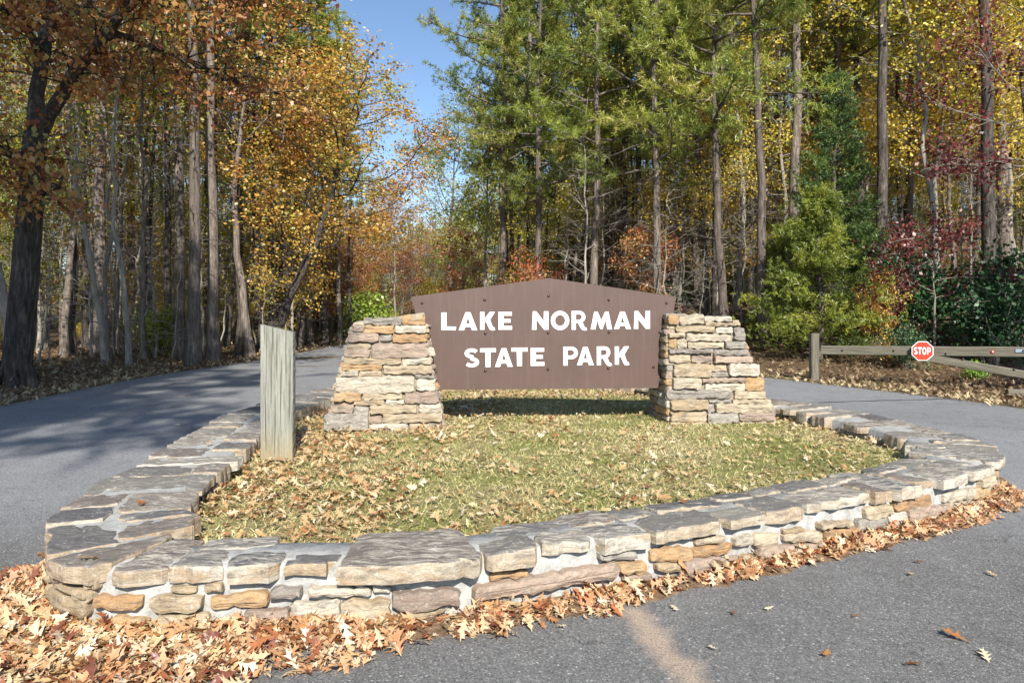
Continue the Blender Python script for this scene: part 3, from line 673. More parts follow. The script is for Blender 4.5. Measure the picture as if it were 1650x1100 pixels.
for px, py in [(680, 488), (781, 483), (884, 476.5), (981, 483), (1074, 488), (692, 541), (782, 537), (883, 536), (981, 535), (1063, 535), (702, 599), (782, 597), (883, 594.5), (980, 593), (1053, 591)]:
    u, z = bpt(px, py)
    if bme is None:
        V = [(0, -.014, 0)]; F = []
        for rr, yy in ((.008, -.012), (.013, -.006), (.014, .004)):
            V += [(rr*math.cos(k*math.pi/4), yy, rr*math.sin(k*math.pi/4)) for k in range(8)]
        F += [(0, 1+(k+1) % 8, 1+k) for k in range(8)]
        for r in range(2): F += [(1+r*8+k, 1+r*8+(k+1) % 8, 9+r*8+(k+1) % 8, 9+r*8+k) for k in range(8)]
        bme = py_mesh('bolt', V, F, True, M['bolt'])
    ob = link('bolt', bme, sroot, (u, 0, z-LZ)); ob.scale = (1.35, 1.35, 1.35)

# ------------------------------------------------------------------ timber: island post, gate
def timber(name, sx, sy, sz, mat, top=None, bev=.012, seg=8, seed=0):
    """squared timber standing on z = 0 with worn arrises; top: height change across x"""
    rg = np.random.default_rng(seed); V = []; F = []
    c = bev; prof = [(-sx/2+c, -sy/2), (sx/2-c, -sy/2), (sx/2, -sy/2+c), (sx/2, sy/2-c), (sx/2-c, sy/2), (-sx/2+c, sy/2), (-sx/2, sy/2-c), (-sx/2, -sy/2+c)]
    for k in range(seg+1):
        t = k/seg
        for x, y in prof:
            zz = sz*t+((top or 0)*(x/sx) if k == seg else 0)
            V.append((x+rg.normal()*.0015, y+rg.normal()*.0015, zz))
    for k in range(seg):
        for j in range(8): a = k*8+j; b = k*8+(j+1) % 8; F.append((a, b, b+8, a+8))
    F.append(tuple(range(seg*8, seg*8+8))); F.append(tuple(range(7, -1, -1)))
    return py_mesh(name, V, F, False, mat)
def split_post(w, d, h, top):
    """old timber whose weathered face has opened in long drying splits"""
    rg = np.random.default_rng(14); V = []; F = []; ROWS = 40
    gro = [(-.098, .05, .7), (-.052, .35, .98), (-.018, .0, .62), (.006, .25, 1.0), (.041, .0, .9), (.083, .45, .95), (.112, .1, .5)]
    rowlen = None
    for k in range(ROWS+1):
        t = k/ROWS; pr = [(-w/2, -d/2+.010), (-w/2+.008, -d/2)]
        for gx_, a, b in gro:
            on = max(0, min(1, (t-a)/.12, (b-t)/.12)); dp = .016*on*(.6+.5*math.sin(t*9+gx_*80)); wv_ = gx_+.005*math.sin(t*6+gx_*50)
            pr += [(wv_-.0042, -d/2), (wv_, -d/2+dp+.0003), (wv_+.0042, -d/2)]
        pr += [(w/2-.008, -d/2), (w/2, -d/2+.010), (w/2, d/2-.01), (w/2-.01, d/2), (-w/2+.01, d/2), (-w/2, d/2-.01)]
        rowlen = len(pr)
        for x, y in pr: V.append((x+(rg.normal()*.0016 if abs(x) > w/2-.01 else 0), y, h*t+(top*(x/w)+rg.normal()*.002 if k == ROWS else 0)))
    for k in range(ROWS):
        for j in range(rowlen): a = k*rowlen+j; b = k*rowlen+(j+1) % rowlen; F.append((a, b, b+rowlen, a+rowlen))
    F.append(tuple(range(ROWS*rowlen, (ROWS+1)*rowlen)))
    return py_mesh('wooden_post', V, F, False, M['post'])
px0, pd = gpt(443.5, 747, LZ)
o = link('wooden_post', split_post(.295, .16, 1.29, -.075), None, (px0, pd+.08, LZ-.03)); o.rotation_euler = (0, 0, R(9))
tag(o, 'thick weathered greenish timber post with slanted top standing in the leaves', 'post')
# gate
G0 = np.array([6.98, 15.55]); G1 = np.array([11.0, 13.15]); gd = (G1-G0)/np.hypot(*(G1-G0)); GANG = math.atan2(gd[1], gd[0]); GLEN = np.hypot(*(G1-G0))
go = link('gate_post', timber('gate_post', .175, .175, 1.1, M['gatewood'], 0, .02, 8, 7), None, (G0[0]-.1, G0[1], -.02))
tag(go, 'short square grey post at the tip of the swing gate', 'post')
gate = empty('swing_gate', (G1[0], G1[1], 0), GANG)
tag(gate, 'long weathered timber swing gate with diagonal brace beside the road', 'gate')
def bar(name, p0, p1, th, dp, mat, parent, seed=0):
    """timber from p0 to p1 in the gate's frame (x along the gate, z up)"""
    L = math.hypot(p1[0]-p0[0], p1[2]-p0[2]); me = timber(name, th, dp, L, mat, 0, .015, 14, seed)
    ob = link(name, me, parent, p0); ob.rotation_euler = (0, math.atan2(p1[0]-p0[0], p1[2]-p0[2]), 0); return ob
bar('beam', (-GLEN+.06, 0, .70), (.6, 0, .80), .20, .15, M['gatewood'], gate, 1)
bar('brace', (-GLEN*.57, -.012, .62), (-.1, -.012, .18), .16, .13, M['gatewood'], gate, 2)
bar('hinge_post', (.05, .2, -.1), (.05, .2, 1.25), .24, .24, M['gatewood'], gate, 3)
bar('strap', (-GLEN+3.62, -.082, .80), (.4, -.082, .825), .075, .012, M['zinc'], gate, 4)
for k in range(4): 
    ob = link('bolt', bme, gate, (-GLEN+3.75+k*.3, -.09, .80+k*.006)); ob.scale = (1.6, 1.6, 1.6)
for u_, z_ in ((.5, .71), (1.5, .735), (2.45, .70), (2.75, .60), (3.6, .42)):
    ob = link('bolt', bme, gate, (-GLEN+u_, -.078, z_)); ob.scale = (1.6, 1.6, 1.6)
# small reflector disc on the beam
dv = [(.036*math.cos(k*math.pi/5), 0, .036*math.sin(k*math.pi/5)) for k in range(10)]; dv += [(a*.9, -.01, b*.9) for a, _, b in dv]
link('reflector', py_mesh('reflector', dv, [tuple(range(19, 9, -1))]+[(k, k+10, (k+1) % 10+10, (k+1) % 10) for k in range(10)], False, M['red']), gate, (-GLEN+3.25, -.082, .765))
link('reflector', py_mesh('reflector', [(a*.4, b, c*.4) for a, b, c in dv], [tuple(range(19, 9, -1))]+[(k, k+10, (k+1) % 10+10, (k+1) % 10) for k in range(10)], False, M['signwhite']), gate, (-GLEN+3.25, -.09, .765))
# stop sign on the gate
kx, ky, _ = 8.68, 14.53, 0
st = empty('stop_sign', (8.66, 14.40, .40), GANG*.55)
tag(st, 'small red octagonal stop sign bolted to the timber gate', 'sign')
oc = lambda r: [(r*math.cos(R(22.5+45*k)), r*math.sin(R(22.5+45*k))+.345) for k in range(8)]
prism('plate', oc(.220), .0, .004, M['signwhite'], st, 0)
prism('red_face', oc(.203), -.004, -.001, M['red'], st, 0)
for ch, x0, x1 in [('S', -.165, -.095), ('T', -.088, -.018), ('O', -.008, .068), ('P', .082, .152)]:
    letter(ch, x0, x1, .27, .425, -.005, .003, M['signwhite'], st, 0)
for z in (.52, .17): ob = link('bolt', bme, st, (0, -.004, z)); ob.scale = (.6, .6, .6)
# landscape timber half sunk by the verge
o = link('landscape_timber', timber('landscape_timber', .16, .16, 3.0, M['gatewood'], 0, .03, 10, 9), None, (9.15, 12.62, .07)); o.rotation_euler = (R(90), 0, R(90-18)); 
tag(o, 'weathered timber lying on the verge under the gate', 'timber')

# ------------------------------------------------------------------ trees: generators
class Acc:
    """collects quads: tubes (wood) and blades (leaves, needles)"""
    def __init__(s): s.V = []; s.Q = []; s.n = 0; s.A = []
    def add(s, V, Q, a=None):
        V = np.asarray(V, float).reshape(-1, 3); s.V.append(V); s.Q.append(np.asarray(Q).reshape(-1, 4)+s.n); s.n += len(V)
        s.A.append(np.zeros(len(V)) if a is None else a)
    def tube(s, P, r, k=6):
        P = np.asarray(P, float); r = np.asarray(r, float); n = len(P)
        T = np.gradient(P, axis=0); T /= np.linalg.norm(T, axis=1)[:, None]+1e-9
        ref = np.where(np.abs(T[:, 2:3]) > .9, np.array([[1., 0, 0]]), np.array([[0, 0, 1.]]))
        a = np.cross(T, ref); a /= np.linalg.norm(a, axis=1)[:, None]+1e-9; b = np.cross(T, a)
        th = np.arange(k)/k*2*np.pi
        V = P[:, None]+r[:, None, None]*(np.cos(th)[None, :, None]*a[:, None]+np.sin(th)[None, :, None]*b[:, None])
        i = np.arange(n*k).reshape(n, k); Q = np.stack([i[:-1], np.roll(i[:-1], -1, 1), np.roll(i[1:], -1, 1), i[1:]], -1)
        s.add(V, Q)
    def mesh(s, name, mat, smooth=False, attr=False):
        if not s.V: return None
        return np_mesh(name, np.vstack(s.V), np.vstack(s.Q), smooth, {'rnd': np.concatenate(s.A)} if attr else None, [mat])
def unit(v): return v/(np.linalg.norm(v, axis=-1, keepdims=True)+1e-9)
def path(rng, p, d, L, n, wob, up=0.0):
    P = [np.array(p, float)]; d = unit(np.array(d, float))
    for _ in range(n):
        d = unit(d+rng.normal(size=3)*wob+np.array([0, 0, up])); P.append(P[-1]+d*L/n)
    return np.array(P)
def at_len(P, t):
    f = t*(len(P)-1); i = min(int(f), len(P)-2); return P[i]+(P[i+1]-P[i])*(f-i), unit(P[i+1]-P[i])
def leaves(acc, rng, C, n, spread, size, droop=.35, tone=None):
    """n leaves about every centre: bent four-cornered blades"""
    if not len(C): return
    C = np.repeat(np.asarray(C, float), n, 0); N = len(C)
    p = C+rng.normal(size=(N, 3))*spread*np.array([1, 1, .75])
    a = unit(rng.normal(size=(N, 3))-np.array([0, 0, droop])); q = unit(rng.normal(size=(N, 3))+np.array([0, -.25, .6])); b = unit(np.cross(a, q)); nn = np.cross(b, a)
    sz = size*(.65+.7*rng.random((N, 1)))
    V = np.stack([p, p+a*sz*.45+b*sz*.36+nn*sz*.05, p+a*sz-nn*sz*.12, p+a*sz*.5-b*sz*.34+nn*sz*.05], 1)
    t = (np.repeat(tone, n) if tone is not None else .5)+rng.normal(size=N)*.22
    acc.add(V, np.arange(4*N).reshape(N, 4), np.repeat(np.clip(t, 0, 1), 4))
def tufts(acc, rng, C, Dr, k, length, width, tone=None):
    """bursts of k needles about every centre"""
    if not len(C): return
    C = np.repeat(np.asarray(C, float), k, 0); Dr = np.repeat(np.asarray(Dr, float), k, 0); N = len(C)
    d = unit(Dr*.75+unit(rng.normal(size=(N, 3)))*1.0+np.array([0, 0, .12])); L = length*(.7+.5*rng.random((N, 1)))
    b = unit(np.cross(d, rng.normal(size=(N, 3)))); w_ = width
    p = C+rng.normal(size=(N, 3))*length*.18
    V = np.stack([p-b*w_*.5, p+b*w_*.5, p+d*L+b*w_*.25, p+d*L-b*w_*.25], 1)
    t = (np.repeat(tone, k) if tone is not None else .5)+rng.normal(size=N)*.12
    acc.add(V, np.arange(4*N).reshape(N, 4), np.repeat(np.clip(t, 0, 1), 4))
def trunk_path(rng, H, lean, wob=.02, n=14):
    z = np.linspace(0, 1, n); x = lean[0]*z*H+np.cumsum(rng.normal(size=n)*wob)*H*.06; y = lean[1]*z*H+np.cumsum(rng.normal(size=n)*wob)*H*.06
    x -= x[0]; y -= y[0]
    return np.stack([x, y, z*H-.15], -1)
def trunk_radii(r0, n, top=.18):
    z = np.linspace(0, 1, n); r = r0*(1-(1-top)*z**1.1); r[0] *= 1.45; r[1] *= 1.03; return r
def make_pine(seed, H, r0, live, nb, blen, dead=18, k=11, nl=.17, low=False):
    """tall pine: bare trunk with dead snags, live boughs with needle bursts above `live` (share of H)"""
    rng = np.random.default_rng(seed); wd, fo = Acc(), Acc()
    T = trunk_path(rng, H, (rng.normal()*.012, rng.normal()*.012), .05); wd.tube(T, trunk_radii(r0, len(T)), 9)
    for i in range(dead):
        p, d = at_len(T, .12+rng.random()*max(.1, live-.1)); az = rng.random()*6.28; L = .5+rng.random()*1.3
        P = path(rng, p, (math.cos(az), math.sin(az), -.1+.3*rng.random()), L, 5, .2, -.03); wd.tube(P, np.linspace(.018, .004, 6), 4)
        for q in range(3):
            pp, dd = at_len(P, .3+.65*rng.random()); wd.tube(path(rng, pp, unit(dd+rng.normal(size=3)*.7), L*.4, 3, .25, 0), [.008, .006, .004, .002], 3)
    C, Dr, tn = [], [], []
    for i in range(nb):
        t = live+(1-live)*(i+rng.random())/nb; t = min(t, .99); p, d = at_len(T, t); az = i*2.4+rng.random()*.8
        f = (t-live)/(1-live); prof = (.55+.45*math.sin(math.pi*min(1, f*1.2+.18)))*(1-.55*f**2)
        L = blen*prof*(.7+.6*rng.random()); el = -.05+.55*f+.15*rng.normal()
        P = path(rng, p, (math.cos(az), math.sin(az), el), L, 7, .13, .045); wd.tube(P, np.linspace(.05 if blen > 2 else .035, .008, 8), 5)
        tone = .45+rng.normal()*.16
        ns = int(5+L*3.4)
        for j in range(ns):
            u = .28+.72*(j+rng.random())/ns; pp, dd = at_len(P, min(u, .99)); side = rng.normal(size=3); sd_ = unit(dd*.8+unit(side)*np.array([1, 1, .45])+np.array([0, 0, .12]))
            l2 = L*.30*(1.15-.6*u)+.22; S = path(rng, pp, sd_, l2, 4, .18, .06); wd.tube(S, [.012, .009, .007, .005, .003], 3)
            for u2 in np.linspace(.3, 1.0, 4):
                q, qd = at_len(S, min(u2, .999)); C.append(q); Dr.append(qd); tn.append(tone+rng.normal()*.12)
                if rng.random() < .6: C.append(q+rng.normal(size=3)*.09); Dr.append(unit(qd+rng.normal(size=3)*.5)); tn.append(tone+rng.normal()*.15)
    tufts(fo, rng, C, Dr, k, nl, .019, np.array(tn))
    return wd, fo
def make_broad(seed, H, r0, start, nb, blen, per, size, lean=(0, 0), spread=.26, up=.05, dens=1.0, fork=False, twigs=True):
    """broadleaf tree: limbs, twigs and clusters of leaves with gaps between"""
    rng = np.random.default_rng(seed); wd, fo = Acc(), Acc()
    T = trunk_path(rng, H*.92, lean, .12); wd.tube(T, trunk_radii(r0, len(T), .12), 8)
    C, tn = [], []
    for i in range(nb):
        t = start+(1-start)*(i+rng.random()*.9)/nb; t = min(t, .985); p, d = at_len(T, t); az = i*2.4+rng.random(); f = (t-start)/(1-start)
        L = blen*(.45+.75*math.sin(math.pi*(.22+.68*f)))*(.7+.55*rng.random()); el = .25+.6*f+.15*rng.normal()
        P = path(rng, p, (math.cos(az), math.sin(az), el), L, 8, .2, up); rr = max(.010, r0*.34*(1-t*.55)); wd.tube(P, np.linspace(rr, rr*.18, 9), 5)
        tone = .5+rng.normal()*.17
        ns = int(4+L*3.0)
        for j in range(ns):
            u = .22+.78*(j+rng.random())/ns; pp, dd = at_len(P, min(u, .99)); sd_ = unit(dd*.7+unit(rng.normal(size=3))*np.array([1, 1, .55])+np.array([0, 0, .1]))
            l2 = L*.34*(1.2-.6*u)+.15; S = path(rng, pp, sd_, l2, 4, .28, .02); wd.tube(S, np.linspace(.012, .003, 5), 3)
            for u2 in (.35, .6, .8, 1.0):
                if rng.random() < dens: q, _ = at_len(S, min(u2, .999)); C.append(q); tn.append(tone+rng.normal()*.1)
    leaves(fo, rng, C, per, spread, size, .4, np.array(tn) if tn else None)
    return wd, fo
def make_bare(seed, H, r0, nb, blen):
    """thin leafless sapling with many fine side twigs"""
    rng = np.random.default_rng(seed); wd = Acc(); T = trunk_path(rng, H, (rng.normal()*.03, rng.normal()*.03), .2); wd.tube(T, trunk_radii(r0, len(T), .1), 6)
    for i in range(nb):
        t = .18+.8*(i+rng.random())/nb; p, d = at_len(T, min(t, .99)); az = rng.random()*6.28; L = blen*(1.15-.8*t)*(.5+.8*rng.random())
        P = path(rng, p, (math.cos(az), math.sin(az), .35+.3*rng.normal()), L, 6, .17, .03); wd.tube(P, np.linspace(max(.006, r0*.28), .003, 7), 4)
        for j in range(int(3+L*3)):
            pp, dd = at_len(P, .2+.78*rng.random()); S = path(rng, pp, unit(dd+rng.normal(size=3)*.6), L*.3+.1, 3, .25, 0); wd.tube(S, [.006, .005, .0035, .002], 3)
    return wd, None
def make_cedar(seed, H, rad, n, k=9, base=.06):
    """juniper: dense conical crown of upswept feathery sprays down to the ground"""
    rng = np.random.default_rng(seed); wd, fo = Acc(), Acc(); T = trunk_path(rng, H, (0, 0), .08); wd.tube(T, trunk_radii(.03*H**.6+.02, len(T), .08), 7)
    C, Dr, tn = [], [], []
    for i in range(n):
        t = base+(1-base)*(i+rng.random())/n; p, _ = at_len(T, min(t, .99)); az = i*2.4+rng.random()*.9
        L = rad*(1.05-.92*t**1.15)*(.62+.6*rng.random()); P = path(rng, p, (math.cos(az), math.sin(az), .12+.35*t+.12*rng.normal()), L, 6, .13, .05); wd.tube(P, np.linspace(.02, .004, 7), 4)
        tone = .5+rng.normal()*.18
        for j in range(int(8+L*11)):
            u = .2+.8*rng.random()**.7; pp, dd = at_len(P, min(u, .995)); q = pp+rng.normal(size=3)*(.05+.11*L*u)*np.array([1, 1, .6]); o_ = unit(np.array([math.cos(az), math.sin(az), .55])+rng.normal(size=3)*.45)
            for m in range(3): C.append(q+o_*.06*m+rng.normal(size=3)*.03); Dr.append(o_); tn.append(tone+.12*(u-.6)+rng.normal()*.1)
    tufts(fo, rng, C, Dr, k, .085, .017, np.array(tn))
    return wd, fo
def make_shrub(seed, H, rad, nst, per, size, spread=.12):
    rng = np.random.default_rng(seed); wd, fo = Acc(), Acc(); C, tn = [], []
    for i in range(nst):
        az = rng.random()*6.28; rr = rad*rng.random()**.5; P = path(rng, (rr*.15*math.cos(az), rr*.15*math.sin(az), -.05), (rr*math.cos(az)/H, rr*math.sin(az)/H, 1), H*(.55+.5*rng.random()), 7, .14, .06); wd.tube(P, np.linspace(.018, .004, 8), 5)
        tone = .5+rng.normal()*.16
        for j in range(9):
            pp, dd = at_len(P, .3+.7*rng.random()); S = path(rng, pp, unit(np.array([rng.normal(), rng.normal(), .35*rng.normal()+.1])), rad*.45*(.5+rng.random()), 4, .2, .02); wd.tube(S, [.008, .006, .005, .004, .002], 3)
            for u in (.3, .5, .7, .85, 1): q, _ = at_len(S, min(u, .999)); C.append(q); tn.append(tone+rng.normal()*.12)
    leaves(fo, rng, C, per, spread, size, .2, np.array(tn))
    return wd, fo
PR = {}
def proto(name, wf, bark, leaf):
    wd, fo = wf
    PR[name] = (wd.mesh(name+'_wood', M[bark], True), fo.mesh(name+'_leaf', M[leaf], False, True) if fo else None, wd, fo, bark, leaf)
proto('pine_a', make_pine(1, 23, .19, .50, 34, 2.6), 'bark', 'pine')
proto('pine_b', make_pine(2, 21, .17, .44, 34, 2.9), 'bark', 'pine')
proto('pine_c', make_pine(3, 24, .20, .58, 28, 2.6, 20), 'bark', 'pine')
proto('shade_pine', make_pine(50, 26, .25, .52, 62, 3.6, 10, 16, .19), 'bark', 'pine')
proto('vpine_a', make_pine(4, 15.5, .15, .36, 33, 3.0, 18, 15, .15), 'bark', 'pine2')
proto('vpine_b', make_pine(5, 17.5, .16, .38, 35, 3.2, 20, 15, .15), 'bark', 'pine2')
proto('vpine_c', make_pine(6, 13.5, .13, .44, 28, 3.0, 18, 15, .15), 'bark', 'pine2')
proto('oak_a', make_broad(7, 14, .19, .36, 24, 3.9, 10, .115, spread=.19), 'bark_dark', 'gold')
proto('oak_b', make_broad(8, 13, .15, .46, 20, 3.2, 8, .11, spread=.19, dens=.8), 'bark', 'gold')
proto('oak_c', make_broad(9, 17, .20, .52, 20, 3.6, 7, .11, spread=.19, dens=.7), 'bark_dark', 'rust')
proto('maple_a', make_broad(10, 11, .10, .34, 22, 2.9, 10, .095, spread=.19, dens=.9), 'bark_pale', 'yellow')
proto('maple_b', make_broad(12, 8, .07, .24, 20, 2.2, 7, .10, spread=.2)
      , 'twig', 'yellow')
proto('dog_a', make_broad(31, 8.2, .07, .60, 11, 2.4, 8, .10, spread=.17)
      , 'twig', 'maroon')
proto('dog_b', make_broad(32, 3.6, .04, .52, 9, 1.9, 8, .09, spread=.13, up=-.02), 'twig', 'yellow')
proto('sap_a', make_broad(13, 4.6, .035, .22, 15, 1.5, 8, .095, (.04, 0), .16), 'twig', 'gold')
proto('sap_b', make_broad(14, 3.4, .028, .18, 14, 1.3, 8, .09, (-.05, 0), .15), 'twig', 'gold')
proto('thin_a', make_broad(15, 16, .085, .55, 18, 2.2, 4, .12, (.01, 0), .25, dens=.7), 'bark_pale', 'olive')
proto('thin_b', make_broad(16, 14, .075, .48, 18, 2.0, 4, .12, (-.02, .01), .25, dens=.6), 'bark', 'gold')
proto('pole_a', make_broad(33, 17, .09, .70, 12, 1.7, 2, .10, (.012, 0), .2, dens=.6), 'bark', 'olive')
proto('pole_b', make_broad(34, 15, .07, .66, 12, 1.6, 2, .10, (-.02, .01), .2, dens=.5), 'bark_pale', 'yellow')
proto('pole_c', make_pine(35, 19, .12, .72, 16, 1.9, 22), 'bark_dark', 'pine')
proto('bare_a', make_bare(17, 7, .04, 34, 1.7), 'twig', 'dry')
proto('bare_b', make_bare(18, 4.5, .026, 26, 1.2), 'twig', 'dry')
proto('bare_c', make_bare(19, 10, .06, 40, 2.3), 'bark_pale', 'dry')
proto('cedar_a', make_cedar(20, 4.3, 1.75, 95), 'bark', 'cedar')
proto('cedar_b', make_cedar(23, 7.5, 1.7, 110, base=.28), 'bark_dark', 'dcedar')
proto('shrub_a', make_shrub(24, 1.9, 1.1, 13, 6, .085), 'twig', 'holly')
proto('shrub_b', make_shrub(25, 1.0, .8, 10, 6, .07), 'twig', 'yellow')
for _o in list(PR.values()): pass

def plant(name, label, kind, px, d, sc_=1.0, rz=None, bark=None, leaf=None, group=None, cat='tree', sr=None, lean=None, zoff=0.0, parts=('trunk', 'crown')):
    wood, leafm, *_ = PR[kind]
    x = prow(px, d); root = empty(name, (x, d, float(height(x, d))+zoff)); rz = rz if rz is not None else (px*1.7+d*3.1) % 6.28
    tag(root, label, cat, group)
    a = lean or (0, 0); root.rotation_euler = (a[1], a[0], rz) if not lean else (-a[1], a[0], 0)
    hs = sr or sc_
    for nm, me in zip(parts, (wood, leafm)):
        if me is None: continue
        ob = bpy.data.objects.new(nm, me); COL.objects.link(ob); ob.parent = root; ob.scale = (hs, hs, sc_)
        if lean: ob.rotation_euler = (0, 0, rz)
        mt = bark if nm == parts[0] else leaf
        if mt: ob.material_slots[0].link = 'OBJECT'; ob.material_slots[0].material = M[mt]
    return root

# ------------------------------------------------------------------ the big leaning oak at the left edge of the road
def big_oak():
    rng = np.random.default_rng(40); wd, fo = Acc(), Acc(); D0 = 13.9
    def P3(px, py, dd=0.0): d = D0+dd; return np.array([prow(px, d), d, pz(py, d)])
    base = P3(24, 624); ctr_ = np.array([base[0], base[1], 0.0])
    def limb(pts, r0, r1, k=10, wob=.03):
        C_ = catmull(np.array([p-ctr_ for p in pts]), False, 5); C_ += rng.normal(size=C_.shape)*wob*.5; wd.tube(C_, np.linspace(r0, r1, len(C_)), k); return C_
    tr = [P3(22, 634), P3(25, 610), P3(32, 540), P3(40, 450), P3(47, 360), P3(53, 280), P3(57, 215)]
    C_ = catmull(np.array([p-ctr_ for p in tr]), False, 5); rr = np.interp(np.linspace(0, 1, len(C_)), [0, .06, .2, 1], [.46, .34, .27, .21]); wd.tube(C_, rr, 14)
    for a in np.linspace(0, 6.28, 7)[:-1]:                                     # root flare
        wd.tube(np.array([[.18*math.cos(a), .18*math.sin(a), .55], [.34*math.cos(a), .34*math.sin(a), .12], [.62*math.cos(a), .62*math.sin(a), -.1]]), [.12, .13, .06], 7)
    lb = [limb([P3(57, 222), P3(60, 150, .3), P3(72, 70, .6), P3(80, 0, .8), P3(95, -120, 1.2), P3(120, -260, 1.5)], .17, .06),
          limb([P3(57, 225), P3(85, 175, -.2), P3(120, 118, -.5), P3(160, 70, -.7), P3(200, 10, -1.0), P3(235, -80, -1.4)], .15, .06),
          limb([P3(172, 60, -.75), P3(205, 58, -.6), P3(250, 78, -.3), P3(305, 100, .2), P3(370, 128, .8), P3(440, 150, 1.2)], .075, .025, 7),
          limb([P3(66, 100, .5), P3(40, 40, 0), P3(0, 10, -.6), P3(-60, -60, -1.2)], .09, .03, 7),
          limb([P3(75, 40, .7), P3(105, 30, 1.3), P3(150, 0, 2.0), P3(210, -60, 3.0)], .08, .03, 7),
          limb([P3(52, 290), P3(20, 250, -.8), P3(-20, 235, -1.5), P3(-80, 200, -2)], .06, .02, 6),
          limb([P3(200, 20, -1), P3(250, -10, -1.4), P3(330, -30, -1.8), P3(420, -50, -2)], .06, .02, 6),
          limb([P3(50, 330), P3(75, 310, -1.0), P3(105, 300, -1.7)], .03, .01, 5)]
    C, tn = [], []
    cnt = [26, 30, 34, 24, 26, 22, 26, 12]; pw = [0, 0, 0, 0, 0, 0, 0, 0]
    for Lb, nb in zip(lb, cnt):
        for i in range(nb):
            u = .25+.75*(i+rng.random())/nb; p, d = at_len(Lb, min(u, .99)); az = rng.random()*6.28; L = .6+1.3*rng.random()
            Pp = path(rng, p, unit(d*.5+np.array([math.cos(az), math.sin(az), .25*rng.normal()])), L, 6, .22, -.02); wd.tube(Pp, np.linspace(.022, .004, 7), 4); tone = .45+rng.normal()*.2
            for j in range(7):
                pp, dd = at_len(Pp, .25+.74*rng.random()); S = path(rng, pp, unit(dd+rng.normal(size=3)*.6), .3+.3*rng.random(), 3, .25, -.03); wd.tube(S, [.007, .006, .004, .002], 3)
                for q in (.5, .8, 1):
                    if rng.random() < .5: z_, _ = at_len(S, min(q, .99)); C.append(z_); tn.append(tone+rng.normal()*.1)
    leaves(fo, rng, C, 5, .11, .115, .7, np.array(tn))
    root = empty('oak_tree', tuple(ctr_)); tag(root, 'large dark leaning oak with forked trunk and rust leaves at the road edge', 'tree')
    link('trunk', wd.mesh('oak_trunk', M['bark_dark'], True), root); link('crown', fo.mesh('oak_crown', M['rust'], False, True), root)
big_oak()

# ------------------------------------------------------------------ trees one can tell apart
GLF, GRT = 'trunks of the wood beyond the left road', 'trunks of the wood behind the gate'
W = plant
W('pine_tree', 'tall straight grey pine, thickest trunk to the left of the wooden post', 'pine_a', 312, 20.0, sr=.95, bark='bark', group=GLF)
W('pine_tree', 'tall pine with dark lower trunk just right of the thickest left pine', 'pine_c', 345, 21.4, .95, sr=.85, bark='bark', group=GLF)
W('pine_tree', 'slender pine trunk just left of the wooden post', 'pine_b', 384, 23.6, .95, sr=.72, bark='bark_dark', group=GLF)
W('tree', 'thin pale twin trunk leaning left near the big oak', 'thin_a', 170, 19.2, .95, sr=1.0, lean=(-.10, 0), bark='bark_pale', leaf='dry', group=GLF)
W('tree', 'second stem of the pale leaning pair near the big oak', 'thin_b', 176, 19.5, .95, sr=.95, lean=(-.05, .02), bark='bark_pale', leaf='dry', group=GLF)
W('tree', 'pale grey thin trunk standing alone mid way between oak and pines', 'thin_b', 208, 18.9, sr=1.0, bark='bark_pale', leaf='olive', lean=(-.015, 0), group=GLF)
W('tree', 'thin brown trunk with slight bend left of the pine pair', 'thin_a', 233, 20.2, sr=.95, bark='bark', leaf='olive', lean=(-.02, 0), group=GLF)
W('tree', 'pale curved trunk at the left picture edge beside the oak', 'thin_b', 16, 17.0, .9, sr=1.6, bark='bark_pale', leaf='yellow', lean=(-.07, 0), group=GLF)
W('pine_tree', 'dark pine trunk behind and left of the pine pair', 'pine_b', 267, 24.5, sr=.8, bark='bark_dark', group=GLF)
W('tree', 'thin trunk close behind the big oak', 'thin_a', 104, 22.0, sr=1.4, bark='bark', leaf='gold', group=GLF)
W('pine_tree', 'straight dark trunk between oak and pale leaning pair', 'pine_c', 140, 26.0, sr=.7, bark='bark_dark', group=GLF)
W('pine_tree', 'grey pine seen between the pale pair and thin brown trunk', 'pine_a', 192, 26.5, sr=.75, bark='bark', group=GLF)
W('pine_tree', 'pine trunk half hidden behind the thickest left pine', 'pine_b', 290, 27.0, sr=.7, bark='bark', group=GLF)
W('tree', 'dark thin trunk between the pine pair and the slender pine', 'thin_a', 364, 27.0, sr=1.2, bark='bark_dark', leaf='gold', group=GLF)
W('pine_tree', 'pine trunk rising straight behind the wooden post top', 'pine_a', 437, 27.0, sr=.75, bark='bark_dark', group=GLF)
W('pine_tree', 'brown pine trunk just right of the post top', 'pine_c', 462, 29.5, sr=.8, bark='bark', group=GLF)
W('tree', 'dark trunk with mossy foot between post and left pillar', 'thin_a', 481, 29.0, sr=1.7, bark='bark_dark', leaf='gold', group=GLF)
W('pine_tree', 'stout grey pine by the road bend left of the pillar', 'pine_b', 502, 30.5, .8, sr=.85, bark='bark', group=GLF)
W('tree', 'dark forked tree with limb curving toward the road gap', 'oak_c', 524, 31.0, .72, sr=.8, bark='bark_dark', leaf='olive', group=GLF)
W('pine_tree', 'slim grey trunk closest to the road before the left pillar', 'pine_a', 546, 34.0, .56, sr=.68, bark='bark', group=GLF)
W('pine_tree', 'thin dark trunk standing where the road disappears', 'pine_c', 564, 39.0, .50, sr=.6, bark='bark_dark', group=GLF)
W('pine_tree', 'pine trunk between slender pine and post, deep in shade', 'pine_a', 410, 29.0, sr=.65, bark='bark_dark', group=GLF)
W('oak_tree', 'golden orange oak whose crown leans out over the road gap', 'oak_a', 438, 24.8, .76, sr=1.05, rz=2.0, lean=(.24, -.02), leaf='gold')
